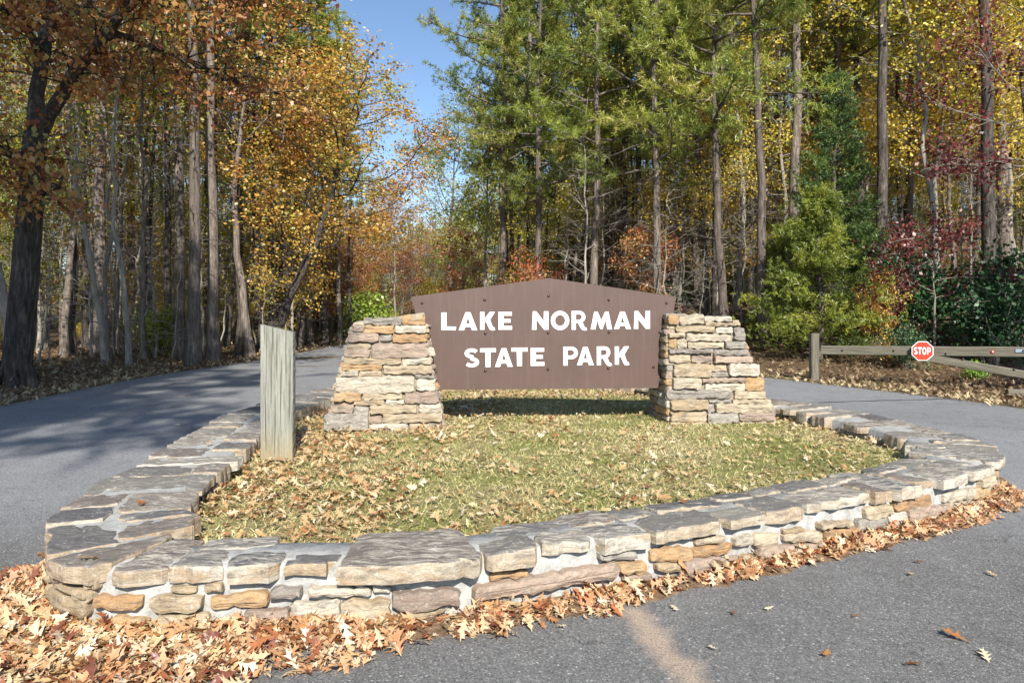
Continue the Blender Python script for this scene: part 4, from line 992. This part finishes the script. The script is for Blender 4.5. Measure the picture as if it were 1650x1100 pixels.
W('oak_tree', 'amber oak crown above the pine pair on the left', 'oak_b', 405, 23.5, 1.0, rz=.6, leaf='gold', sr=1.0)
W('oak_tree', 'thin crowned amber oak above the left trunks near the big oak', 'oak_c', 240, 25.5, .9, rz=1.8, leaf='gold', sr=.7)
W('maple_tree', 'yellow maple glowing behind the left pine pair', 'maple_a', 330, 27.5, .9, leaf='yellow')
W('maple_tree', 'golden low boughed maple left of the road end', 'maple_b', 472, 26.8, .95, leaf='gold', rz=3.0, lean=(.12, 0))
W('oak_tree', 'orange oak at the far end of the road', 'oak_b', 612, 56.0, .78, leaf='gold', rz=2.2)
W('maple_tree', 'pinkish orange maple in front of the far road end trees', 'maple_a', 640, 50.0, 1.0, leaf='rust')
W('shrub', 'yellow green bush beyond the left pillar top', 'shrub_b', 598, 40.0, 2.6, leaf='fern', cat='bush', parts=('stems', 'foliage'))
W('maple_tree', 'small maroon tree right behind the left pillar', 'maple_b', 645, 51.0, .72, leaf='maroon')
# right of the gap
W('pine_tree', 'tallest green pine flanking the sky gap on its right', 'vpine_b', 806, 29.5, 1.08, rz=.4, leaf='pine')
W('pine_tree', 'bright green pine above the sign peak', 'vpine_a', 868, 26.5, 1.05, rz=1.1)
W('pine_tree', 'dense pine crown above the letters at the right half of the sign', 'vpine_b', 955, 24.5, 1.0, rz=2.4, leaf='pine')
W('pine_tree', 'pale yellow green pine with drooping boughs above the right pillar', 'vpine_a', 1062, 22.5, 1.0, rz=.2)
W('pine_tree', 'pale green pine with long low boughs right of the sign', 'vpine_c', 1170, 21.5, 1.1, rz=1.9)
W('pine_tree', 'yellowish pine high behind the drooping boughs', 'vpine_b', 1125, 28.0, .95, rz=3.3)
W('maple_tree', 'olive green broadleaf tree just right of the sky gap', 'oak_b', 735, 54.0, 1.28, rz=.9, leaf='olive')
W('maple_tree', 'green gold broadleaf behind the board above its left half', 'maple_a', 774, 32.0, 1.05, leaf='olive')
W('sapling', 'orange red sapling peeking over the left slope of the board', 'sap_a', 742, 53.0, 1.7, leaf='rust')
W('sapling', 'rusty sapling just left of the board peak', 'sap_b', 862, 26.0, 1.0, leaf='rust')
W('sapling', 'orange sapling over the right slope of the board', 'sap_a', 1045, 23.5, .85, leaf='rust')
W('sapling', 'golden sapling between trunks behind the right pillar', 'sap_a', 1180, 28.0, 1.15, leaf='gold')
W('pine_tree', 'thin pale trunk seen over the left slope of the board', 'pine_b', 822, 36.0, sr=.85, bark='bark', group=GRT)
W('pine_tree', 'thick pale pine trunk left of the board peak', 'pine_a', 858, 33.0, sr=.95, bark='bark_pale', group=GRT)
W('pine_tree', 'companion trunk touching the thick pale pine', 'pine_c', 866, 33.6, sr=.75, bark='bark', group=GRT)
W('pine_tree', 'blue grey trunk just right of the board peak', 'pine_c', 938, 31.0, sr=.8, bark='bark_dark', group=GRT)
W('pine_tree', 'leaning slim trunk next to the blue grey one', 'pine_b', 952, 32.0, sr=.65, bark='bark_dark', lean=(.03, 0), group=GRT)
W('pine_tree', 'dark trunk above the letter M of the sign', 'pine_a', 977, 30.0, sr=.7, bark='bark_dark', group=GRT)
W('pine_tree', 'dark straight trunk above the last letters of the top line', 'pine_b', 1005, 28.5, sr=.7, bark='bark_dark', group=GRT)
W('pine_tree', 'brown trunk behind the right end of the board', 'pine_c', 1088, 26.5, sr=.65, bark='bark', group=GRT)
W('pine_tree', 'reddish slightly leaning trunk above the right pillar', 'pine_b', 1138, 25.0, sr=.62, bark='bark', lean=(-.05, 0), group=GRT)
W('pine_tree', 'thick dark trunk above the right pillar', 'pine_a', 1156, 24.0, sr=.82, bark='bark_dark', group=GRT)
W('tree', 'slim grey trunk right of the thick dark one', 'thin_a', 1182, 25.5, sr=1.2, bark='bark_pale', leaf='yellow', group=GRT)
W('pine_tree', 'leaning pine trunk rooted on the bank beside the right pillar', 'pine_b', 1234, 20.3, sr=.82, bark='bark', lean=(-.045, 0), group=GRT)
W('pine_tree', 'large straight pine left of the dark cedar', 'pine_c', 1277, 23.5, sr=.95, bark='bark', group=GRT)
W('pine_tree', 'large straight pine right of the dark cedar', 'pine_a', 1420, 21.5, sr=.98, bark='bark_dark', group=GRT)
W('pine_tree', 'shaded pine trunk directly behind the dark cedar', 'pine_b', 1352, 25.0, sr=.85, bark='bark', group=GRT)
W('pine_tree', 'thickest pine trunk near the right picture edge', 'pine_a', 1590, 20.0, sr=1.05, bark='bark_dark', group=GRT)
W('tree', 'thin pale trunk leaning left between the two large right pines', 'thin_a', 1512, 22.5, sr=1.2, bark='bark_pale', leaf='yellow', lean=(-.07, 0), group=GRT)
W('pine_tree', 'slim trunk just right of the large straight pine', 'pine_c', 1464, 26.0, sr=.62, bark='bark', group=GRT)
W('tree', 'thin dark trunk left of the thickest right pine', 'thin_b', 1546, 24.0, sr=1.1, bark='bark', leaf='yellow', group=GRT)
W('tree', 'thin trunk at the very right edge of the wood', 'thin_a', 1636, 22.0, sr=1.2, bark='bark', leaf='yellow', group=GRT)
W('pine_tree', 'slim dark trunk behind the leaning bank pine', 'pine_a', 1212, 28.0, sr=.6, bark='bark_dark', group=GRT)
W('maple_tree', 'big yellow maple filling the upper right corner', 'maple_a', 1500, 25.0, 1.25, leaf='yellow', rz=.4)
W('maple_tree', 'yellow maple left of the thickest right pine', 'maple_a', 1408, 27.0, 1.2, leaf='yellow', rz=2.2)
W('maple_tree', 'yellow maple at the right picture edge', 'maple_a', 1640, 24.5, 1.25, leaf='yellow', rz=4.0)
W('maple_tree', 'golden maple behind the dark cedar', 'maple_a', 1300, 28.0, 1.15, leaf='gold', rz=1.2)
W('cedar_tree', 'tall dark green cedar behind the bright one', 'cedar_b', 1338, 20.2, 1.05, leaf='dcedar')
W('cedar_tree', 'bright yellow green cedar on the bank behind the gate post', 'cedar_a', 1318, 18.6, 1.08, leaf='cedar')
W('cedar_tree', 'smaller cedar beside the leaning bank pine', 'cedar_a', 1262, 20.6, .8, leaf='cedar', rz=2.0)
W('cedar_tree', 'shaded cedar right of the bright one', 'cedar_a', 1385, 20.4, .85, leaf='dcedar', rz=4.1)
W('dogwood_tree', 'maroon leaved dogwood above the stop sign', 'dog_b', 1505, 18.2, 1.0, leaf='maroon', rz=.3)
W('dogwood_tree', 'dark red tree hanging in from the upper right corner', 'dog_a', 1690, 15.6, 1.0, leaf='maroon', rz=2.8)
W('sapling', 'orange sapling between bright cedar and maroon dogwood', 'sap_b', 1414, 18.0, .62, sr=.5, leaf='gold')
W('sapling', 'plum coloured sapling in the shade left of the stop sign', 'sap_b', 1425, 18.6, .66, leaf='maroon')
W('holly_tree', 'glossy dark green holly above the right end of the gate', 'shrub_a', 1600, 17.4, 1.25, leaf='holly', cat='bush', parts=('stems', 'foliage'))
W('holly_tree', 'dark holly between maroon dogwood and bright cedar', 'shrub_a', 1470, 19.6, 1.5, leaf='holly', cat='bush', rz=2.0, parts=('stems', 'foliage'))
W('holly_tree', 'small holly just above the stop sign', 'shrub_a', 1462, 17.4, .6, leaf='holly', cat='bush', rz=1.0, parts=('stems', 'foliage'))
W('holly_tree', 'holly at the right picture edge under the dark red tree', 'shrub_a', 1650, 18.6, 1.5, leaf='holly', cat='bush', rz=3.6, parts=('stems', 'foliage'))
W('shrub', 'lime green tuft lit by sun just behind the gate beam', 'shrub_b', 1568, 15.8, .42, leaf='fern', cat='bush', parts=('stems', 'foliage'))
W('shrub', 'dark bush over the right slope of the board', 'shrub_a', 1055, 25.0, 1.0, leaf='holly', cat='bush', rz=.5, parts=('stems', 'foliage'))
# bare whips along the left road edge
W('sapling', 'pale dead whip with level twigs between oak and pale pair', 'bare_b', 80, 15.8, .55, bark='bark_pale', cat='sapling')
W('sapling', 'short pale whip right of the taller dead one', 'bare_b', 119, 16.2, .36, bark='bark_pale', cat='sapling', rz=2.0)
for i, (px, d, s_) in enumerate([(60, 19, .8), (130, 18, .7), (150, 21, .9), (185, 22, .75), (225, 18.5, .7), (250, 21.5, .95), (275, 20.5, .6), (300, 22.5, .9), (328, 23, .7), (352, 25, .8), (395, 25, .8), (425, 26, .7), (455, 27.5, .8), (15, 20, .8), (100, 25, 1.0), (200, 24, 1.0), (240, 27, 1.1)]):
    W('sapling', 'grey leafless sapling with tangled twigs in the left undergrowth', ['bare_a', 'bare_b', 'bare_c'][i % 3], px, d, s_*(1 if i % 3 != 2 else .7), group='leafless saplings under the left trunks', cat='sapling')
for i, (px, d, s_) in enumerate([(1080, 22, .8), (1105, 24, 1.0), (1125, 21.5, .7), (1150, 23, .9), (1195, 22.5, .8), (1215, 24, 1.0), (1020, 25, .9), (990, 26, .9), (1440, 22, .8), (1530, 21, .8), (1570, 22, .9), (1615, 21, .8), (900, 28, 1), (1255, 22.5, .8), (1090, 26, 1.1), (1170, 27, 1.1)]):
    W('sapling', 'grey leafless sapling with tangled twigs in the right undergrowth', ['bare_a', 'bare_c', 'bare_b'][i % 3], px, d, s_*(1 if i % 3 != 1 else .7), group='leafless saplings under the right trunks', cat='sapling')

# ------------------------------------------------------------------ the deep wood behind, and the wood behind the viewer whose shade falls on the left road
def gn_scatter(name, pts, idx, rot, scl, protos, label):
    pc = bpy.data.collections.new(name+'_kinds')
    for i, (k, bark, leaf) in enumerate(protos):
        wd, fo = PR[k][2], PR[k][3]
        Vs = wd.V+(fo.V if fo else []); Qs = list(wd.Q)+([q+wd.n for q in fo.Q] if fo else [])
        nq = sum(len(q) for q in wd.Q); nl_ = sum(len(q) for q in fo.Q) if fo else 0
        me = np_mesh('%s_kind_%02d' % (name, i), np.vstack(Vs), np.vstack(Qs), np.r_[np.ones(nq, bool), np.zeros(nl_, bool)], {'rnd': np.concatenate(wd.A+(fo.A if fo else []))}, [M[bark], M[leaf]], np.r_[np.zeros(nq, int), np.ones(nl_, int)])
        ob = bpy.data.objects.new('%s_kind_%02d' % (name, i), me); pc.objects.link(ob)
    me = bpy.data.meshes.new(name); me.from_pydata([tuple(p) for p in pts], [], [])
    a = me.attributes.new('idx', 'INT', 'POINT'); a.data.foreach_set('value', np.asarray(idx, np.int32))
    a = me.attributes.new('rot', 'FLOAT_VECTOR', 'POINT'); a.data.foreach_set('vector', np.asarray(rot, np.float32).ravel())
    a = me.attributes.new('scl', 'FLOAT', 'POINT'); a.data.foreach_set('value', np.asarray(scl, np.float32))
    o = link(name, me); tag(o, label, 'wood', kind='stuff')
    ng = bpy.data.node_groups.new(name, 'GeometryNodeTree')
    ng.interface.new_socket('Geometry', in_out='INPUT', socket_type='NodeSocketGeometry'); ng.interface.new_socket('Geometry', in_out='OUTPUT', socket_type='NodeSocketGeometry')
    n = ng.nodes; gi = n.new('NodeGroupInput'); gout = n.new('NodeGroupOutput'); ip = n.new('GeometryNodeInstanceOnPoints'); ci = n.new('GeometryNodeCollectionInfo')
    ci.inputs['Collection'].default_value = pc; ci.inputs['Separate Children'].default_value = True; ci.inputs['Reset Children'].default_value = True
    def na(nm, t): x = n.new('GeometryNodeInputNamedAttribute'); x.data_type = t; x.inputs[0].default_value = nm; return [q for q in x.outputs if q.enabled and q.name == 'Attribute'][0]
    L = ng.links.new
    L(gi.outputs[0], ip.inputs['Points']); L(ci.outputs[0], ip.inputs['Instance']); ip.inputs['Pick Instance'].default_value = True
    L(na('idx', 'INT'), ip.inputs['Instance Index']); e = n.new('FunctionNodeEulerToRotation'); L(na('rot', 'FLOAT_VECTOR'), e.inputs[0]); L(e.outputs[0], ip.inputs['Rotation']); L(na('scl', 'FLOAT'), ip.inputs['Scale'])
    L(ip.outputs[0], gout.inputs[0])
    o.modifiers.new('scatter', 'NODES').node_group = ng
    return o
def road_x(y): return np.interp(y, LE[:, 1], LE[:, 0]), np.interp(y, RE[40:, 1], RE[40:, 0])
rf_ = np.random.default_rng(77)
KIN = [('pine_a', 'bark', 'pine'), ('pine_b', 'bark_dark', 'pine'), ('pine_c', 'bark', 'pine'), ('oak_a', 'bark_dark', 'gold'), ('oak_b', 'bark', 'rust'), ('oak_c', 'bark_dark', 'olive'), ('maple_a', 'bark_pale', 'yellow'), ('maple_b', 'twig', 'gold'), ('thin_a', 'bark_pale', 'olive'), ('thin_b', 'bark', 'yellow'),
       ('bare_a', 'twig', 'dry'), ('bare_c', 'bark_pale', 'dry'), ('sap_a', 'twig', 'rust'), ('sap_b', 'twig', 'yellow'), ('maple_b', 'twig', 'olive'), ('vpine_c', 'bark', 'pine'), ('shrub_b', 'twig', 'yellow'), ('maple_b', 'twig', 'rust'), ('shrub_a', 'twig', 'olive'), ('pole_a', 'bark', 'olive'), ('pole_b', 'bark_pale', 'yellow'), ('pole_c', 'bark_dark', 'pine'), ('pole_a', 'bark_dark', 'gold')]
def scatter(region, spacing, weights, smin, smax, seed):
    rg = np.random.default_rng(seed); x0, x1, y0, y1 = region; P, I, Rr, S = [], [], [], []
    xs = np.arange(x0, x1, spacing); ys = np.arange(y0, y1, spacing)
    for a in xs:
        for b in ys:
            x = a+rg.random()*spacing; y = b+rg.random()*spacing; l, r = road_x(y)
            if abs(x) > .86*y+6: continue
            q = 825+1100*x/y
            if y < 62 and l-1.8 < x < r+1.8: continue
            i = int(rg.choice(len(KIN), p=weights)); s = smin+(smax-smin)*rg.random()
            tall = KIN[i][0] in ('pine_a', 'pine_b', 'pine_c', 'oak_a', 'oak_b', 'oak_c', 'thin_a', 'thin_b', 'vpine_c', 'maple_a', 'pole_a', 'pole_b', 'pole_c')
            if 545 < q < 745 and tall:                                          # the road's swath: only low growth and far crowns below the gap
                if y < 58: continue
                s = min(s, .36+.14*rg.random()) if KIN[i][0].startswith('pine') else min(s, .55+.15*rg.random())
            P.append((x, y, float(height(x, y)))); I.append(i); Rr.append((rg.normal()*.02, rg.normal()*.02, rg.random()*6.28)); S.append(s)
    return P, I, Rr, S
def wts(**k):
    v = np.array([k.get(str(n_), 0) for n_ in range(len(KIN))], float); return v
def W_(d): v = np.zeros(len(KIN)); [v.__setitem__(a, b) for a, b in d.items()]; return v/v.sum()
wl = W_({0: 1.0, 1: 1.2, 2: 1.6, 3: .3, 5: .4, 6: .8, 8: 2, 9: 1.5, 11: 3, 15: .8, 19: 5, 20: 3, 21: 8, 22: 3})
wr = W_({0: 2.5, 1: 2.5, 2: 3, 3: 1, 4: .6, 5: 1, 6: 3.5, 8: 2, 9: 2, 11: 2, 15: 1.2, 19: 5, 20: 3, 21: 9, 22: 3})
wu = W_({10: 6, 11: 3, 12: 1.4, 13: 2.5, 14: 2, 7: 1.2, 16: 3, 17: .8, 18: 1.5})
parts_ = [scatter((-52, -9.5, 21, 62), 2.5, wl, .8, 1.1, 1), scatter((-2, 56, 24, 66), 2.6, wr, .8, 1.1, 2), scatter((-60, -9.8, 20, 60), 3.0, wu, .6, 1.1, 3), scatter((0, 55, 24, 64), 3.0, wu, .6, 1.1, 4),
          scatter((-40, 20, 62, 95), 3.0, wr, .55, .9, 5), scatter((-26, 10, 62, 84), 2.2, wu, .8, 1.4, 6)]
P, I, Rr, S = [sum((list(p[k]) for p in parts_), []) for k in range(4)]
gn_scatter('deep_wood', P, I, Rr, S, KIN, 'deep autumn wood of pines and hardwoods behind the roadside trees')
BK = [('oak_c', 'bark_dark', 'rust'), ('vpine_b', 'bark', 'pine'), ('oak_a', 'bark_dark', 'gold'), ('shade_pine', 'bark', 'pine')]
bp = [(-2.6, -11.6, 3, 1.08), (-6.0, -12.2, 3, 1.12), (-4.2, -16.5, 3, 1.25), (-16, -12, 3, 1.0),
      (19, -11, 3, 1.0), (31, -6, 3, 1.0)]
gn_scatter('roadside_wood', [(a, b, float(height(a, b))) for a, b, _, _ in bp], [c for _, _, c, _ in bp], [(0, 0, k*1.7) for k in range(len(bp))], [s for *_, s in bp], BK, 'roadside trees around the viewer that shade the road and verges')

# ------------------------------------------------------------------ fallen leaves, grass, litter
# strip of washed-in soil between the wall and the asphalt, under the drift
M['soil'] = (lambda g: g.pbr(g.ramp(g.noise(g.pos(), 22, 5, .7), [(.3, (.10, .065, .04)), (.55, (.24, .16, .10)), (.75, (.36, .25, .16))]), .95, g.bump(g.noise(g.pos(), 40, 5, .7), 1.0, .02), .1))(NT('soil'))
sv_, sf_ = [], []
for k in range(240):
    s = k/240*SL; n_ = onorm(s); o_ = outer(s)-n_*.03; w_ = .10+.10*abs(mnoise.noise(Vector((s*2.1, 0, 4))))+.09*mnoise.noise(Vector((s*7, 1, 4)))+.03
    for t, z in ((0, .035), (.5, .022), (1, .0)): q = o_+n_*(w_+.03)*t; sv_.append((q[0], q[1], z+(.006 if t == 1 else 0)))
for k in range(240):
    a = 3*k; b = 3*((k+1) % 240); sf_ += [(a, a+1, b+1, b), (a+1, a+2, b+2, b+1)]
so_ = link('soil_strip', py_mesh('soil_strip', sv_, sf_, True, M['soil'])); tag(so_, 'strip of bare soil along the foot of the wall', kind='structure')
def leaf_shape(seed):
    """curled oak leaf, midrib along +x, unit length: three rows of stations"""
    rg = np.random.default_rng(seed); st = [0, .12, .22, .27, .38, .48, .54, .66, .76, .84, 1.0]; wd_ = [.01, .03, .22, .06, .12, .36, .07, .13, .27, .06, .0]
    wd_ = [a*(.7+.5*rg.random()) for a in wd_]; curl = rg.normal()*1.1; fold = .05+.45*rg.random()**1.5; tw = rg.normal()*.6
    M_, L_, R_ = [], [], []
    for t, a in zip(st, wd_):
        z = .22*math.sin(curl)*(t-.5)**2*2; y = .10*math.sin(t*3+tw)
        k = fold*(.6+.8*rg.random()); k2 = fold*(.6+.8*rg.random()); x2 = t+(.09 if a > .14 else 0)
        M_.append((t, y, z)); L_.append((x2, y+a*math.cos(k), z+a*math.sin(k)+tw*.1*t)); R_.append((x2, y-a*math.cos(k2), z+a*math.sin(k2)-tw*.1*t))
    V = np.array(M_+L_+R_)-np.array([.5, 0, 0]); n = len(st); F = []
    for i in range(n-1): F += [(i, i+1, n+i+1, n+i), (2*n+i, 2*n+i+1, i+1, i)]
    return V, np.array(F)
LS = [leaf_shape(k) for k in range(14)]
def leaf_mass(name, P, size, tilt, seed, tone, mat, flat=1.0):
    """many fallen leaves in one mesh; P (n,3), size (n,)"""
    rg = np.random.default_rng(seed); Vs, Qs, A = [], [], []; n0 = 0
    kind = rg.integers(len(LS), size=len(P)); tone = np.asarray(tone)
    for k in range(len(LS)):
        m = kind == k; c = m.sum()
        if not c: continue
        V, F = LS[k]; V = V*np.array([1, 1, flat]); az = rg.random(c)*6.283; tx = np.clip(rg.normal(size=c)*tilt, -.75, .75); ty = np.clip(rg.normal(size=c)*tilt, -.75, .75)
        s = size[m]; flip = np.where(rg.random(c) < .5, 1, -1)
        X = V[None, :, 0]*s[:, None]; Y = V[None, :, 1]*s[:, None]; Z = V[None, :, 2]*s[:, None]*flip[:, None]
        Z = Z+X*np.tan(tx)[:, None]+Y*np.tan(ty)[:, None]; ca, sa = np.cos(az)[:, None], np.sin(az)[:, None]
        Wd = np.stack([X*ca-Y*sa, X*sa+Y*ca, Z-Z.min(1, keepdims=True)], -1)+P[m][:, None, :]
        Vs.append(Wd.reshape(-1, 3)); Qs.append((F[None]+(np.arange(c)*len(V))[:, None, None]+n0).reshape(-1, 4)); A.append(np.repeat(tone[m], len(V))); n0 += c*len(V)
    return np_mesh(name, np.vstack(Vs), np.vstack(Qs), True, {'rnd': np.clip(np.concatenate(A), 0, 1)}, [mat])
rl = np.random.default_rng(123)
# the drift along the foot of the wall
def drift_w(px):
    return float(np.interp(px, [60, 120, 250, 400, 560, 700, 800, 950, 1050, 1150, 1300, 1450, 1580, 1612], [.80, 1.0, .72, .50, .32, .22, .24, .20, .10, .13, .11, .15, .20, .2]))
Pd, Sz = [], []
sA, sB = s_from_px(78), s_from_px(1606)
if sA > SL/2: sA -= SL
while len(Pd) < 8600:
    s = sA-1.0+rl.random()*(sB-sA+1.0); p0 = outer(s); n_ = onorm(s); px = 825+1100*p0[0]/p0[1]
    if s < sA and p0[1] > 4.3: continue
    w_ = (drift_w(px) if s > sA else .75*max(.05, 1-max(0, p0[1]-3.75)/.6))*(1+.35*mnoise.noise(Vector((s*2.3, 3.1, 0))))
    if rl.random() > w_/.9+.10: continue
    if px > 600 and mnoise.noise(Vector((s*3.1, 9.2, 1))) < -.12 and rl.random() < .75: continue
    h = abs(rl.normal())*.42 if rl.random() < .75 else rl.random(); 
    if h > 1.05: continue
    if h > .55 and rl.random() < (h-.5)*.9: continue
    q = p0+n_*(.015+h*w_*1.15)
    pile = .034*max(0, 1-h)*rl.random()+.003
    Pd.append((q[0], q[1], .008+pile)); Sz.append(.035+.075*rl.random()**1.4)
Pd = np.array(Pd); Sz = np.array(Sz); tone = np.clip(.50+rl.normal(size=len(Pd))*.32, 0, 1)
drift = empty('leaf_drift', (-.8, 3.2, 0)); tag(drift, 'drift of curled tan oak leaves heaped along the foot of the stone wall', 'leaves', kind='stuff')
order = np.argsort(-(Pd[:, 2]-.02*Pd[:, 1]+rl.random(len(Pd))*.02)); top = order[:290]; rest = order[290:]
ob = link('leaf_mass', leaf_mass('leaf_mass', Pd[rest]-np.array([-.8, 3.2, 0]), Sz[rest], .4, 5, tone[rest], M['litter']), drift); ob['kind'] = 'stuff'
LM = []
for V, F in LS: LM.append(py_mesh('leaf', V, [tuple(f) for f in F], True, M['litter_part']))
for i in top:
    ob = link('leaf', LM[i % len(LM)], drift, Pd[i]-np.array([-.8, 3.2, 0])+np.array([0, 0, .02])); s = .075+.075*rl.random(); ob.scale = (s, s, s); ob.rotation_euler = (max(-.5, min(.5, rl.normal()*.25))+.15, max(-.5, min(.5, rl.normal()*.25)), rl.random()*6.28)
# leaves on the lawn
ip = np.array([inner(k/400*SL) for k in range(400)]); ang = np.arctan2(ip[:, 1]-8, ip[:, 0]-.5); rad_ = np.hypot(ip[:, 0]-.5, ip[:, 1]-8); od = np.argsort(ang); ang = ang[od]; rad_ = rad_[od]
def inside(x, y, m=.03): a = np.arctan2(y-8, x-.5); return np.hypot(x-.5, y-8) < np.interp(a, ang, rad_, period=2*np.pi)-m
Pl, Sl = [], []
while len(Pl) < 13000:
    x, y = rl.random()*8-3.6, 3.4+rl.random()*10
    if not inside(x, y): continue
    dn = .17+.95*(1-float(sstep(-2.4, .3, x)))+.25*float(sstep(10, 11.5, y))+.16*(1-float(sstep(4.2, 5.6, y-.35*x)))
    dn *= .15+1.5*max(0, .45+mnoise.noise(Vector((x*1.3, y*1.1, 7)))+.6*mnoise.noise(Vector((x*4, y*3.5, 3))))
    if rl.random() > dn: continue
    Pl.append((x, y, float(lawn_z(x, y))+.012+.025*rl.random())); Sl.append(.025+.07*rl.random()**1.6)
Pl = np.array(Pl); Sl = np.array(Sl); tl_ = np.clip(.58+rl.normal(size=len(Pl))*.27-.12*(Pl[:, 0] < -.8), 0, 1)
tag(link('lawn_leaves', leaf_mass('lawn_leaves', Pl, Sl, .35, 6, tl_, M['litter'])), 'pale fallen oak leaves scattered over the island lawn', 'leaves', kind='stuff')
# grass blades
NG = 120000
gxy = np.stack([rl.random(NG)*8-3.6, 3.4+rl.random(NG)**1.25*9.6], -1); gxy = gxy[inside(gxy[:, 0], gxy[:, 1], .01)]; n = len(gxy)
gz = lawn_z(gxy[:, 0], gxy[:, 1])
pat = np.array([mnoise.noise(Vector((a*.9, b*.9, 2)))+.5*mnoise.noise(Vector((a*2.7, b*2.7, 5))) for a, b in gxy[::1]])
dr = unit(np.stack([rl.normal(size=n), rl.normal(size=n), .25+1.0*rl.random(n)], -1)); ln = (.018+.036*rl.random(n)**1.5)[:, None]; sd2 = unit(np.cross(dr, rl.normal(size=(n, 3))))*.0032*(1+gxy[:, 1:2]*.07)
p0 = np.stack([gxy[:, 0], gxy[:, 1], gz-.004], -1)
GV = np.stack([p0-sd2, p0+sd2, p0+dr*ln+sd2*.3, p0+dr*ln-sd2*.3], 1)
tag(link('grass', np_mesh('grass', GV, np.arange(4*n).reshape(n, 4), False, {'rnd': np.repeat(np.clip(.78-.70*pat+rl.normal(size=n)*.2, 0, 1), 4)}, [M['grass']])), 'short straw and green grass of the island lawn', 'grass', kind='stuff')
# forest floor litter and the straw edge of the road
Pf, Sf, tf = [], [], []
while len(Pf) < 26000:
    y = 9+rl.random()**1.5*24; x = (rl.random()*2-1)*(.80*y+1); l, r = road_x(y)
    if l+.25*rl.random() < x < r-.25*rl.random(): 
        continue
    if x < l-14 or x > r+18: continue
    Pf.append((x, y, float(height(x, y))+.03*rl.random())); Sf.append(.06+.07*rl.random()); tf.append(.45+.22*rl.normal()+.5*math.exp(-min(abs(x-l), abs(x-r))*1.1))
tag(link('forest_litter', leaf_mass('forest_litter', np.array(Pf), np.array(Sf), .5, 8, np.array(tf), M['floor_leaf'])), 'brown leaf litter covering the forest floor and verges', 'leaves', kind='stuff')
# single leaves lying on the asphalt and on the wall
lone = [(1540, 1030, .13), (1590, 1062, .11), (1472, 1077, .09), (1330, 1058, .08), (1240, 985, .06), (1470, 930, .07), (1180, 992, .06), (1380, 998, .06), (1150, 1050, .06), (1085, 985, .07), (560, 1065, .12), (1480, 820+90, .06), (1600, 930, .07), (905, 1015, .06),
        (285, 687, .09), (312, 690, .08), (170, 655, .1), (385, 662, .1), (180, 664, .08), (245, 655, .08), (430, 600, .12), (505, 630, .10), (120, 645, .1), (60, 690, .07), (300, 640, .09)]
for i, (a, b, s) in enumerate(lone):
    x, y = gpt(a, b); o = link('fallen_leaf', LM[(i*5) % len(LM)], None, (x, y, .024)); o.scale = (s, s, s*.6); o.rotation_euler = (.1*rl.normal(), .1*rl.normal(), rl.random()*6.28)
    tag(o, 'single dry fallen leaf lying on the open asphalt', 'leaf', 'single leaves on the asphalt')
for i, (a, b, s) in enumerate([(338, 717, .10), (225, 815, .11), (140, 905, .12), (1290, 770, .08), (1100, 812, .09)]):
    x, y = gpt(a, b, WT); o = link('fallen_leaf', LM[(i*3+1) % len(LM)], None, (x, y, WT+.022)); o.scale = (s, s, s*.6); o.rotation_euler = (.1*rl.normal(), .1*rl.normal(), rl.random()*6.28)
    tag(o, 'single dry fallen leaf lying on the stone wall top', 'leaf', 'single leaves on the wall')
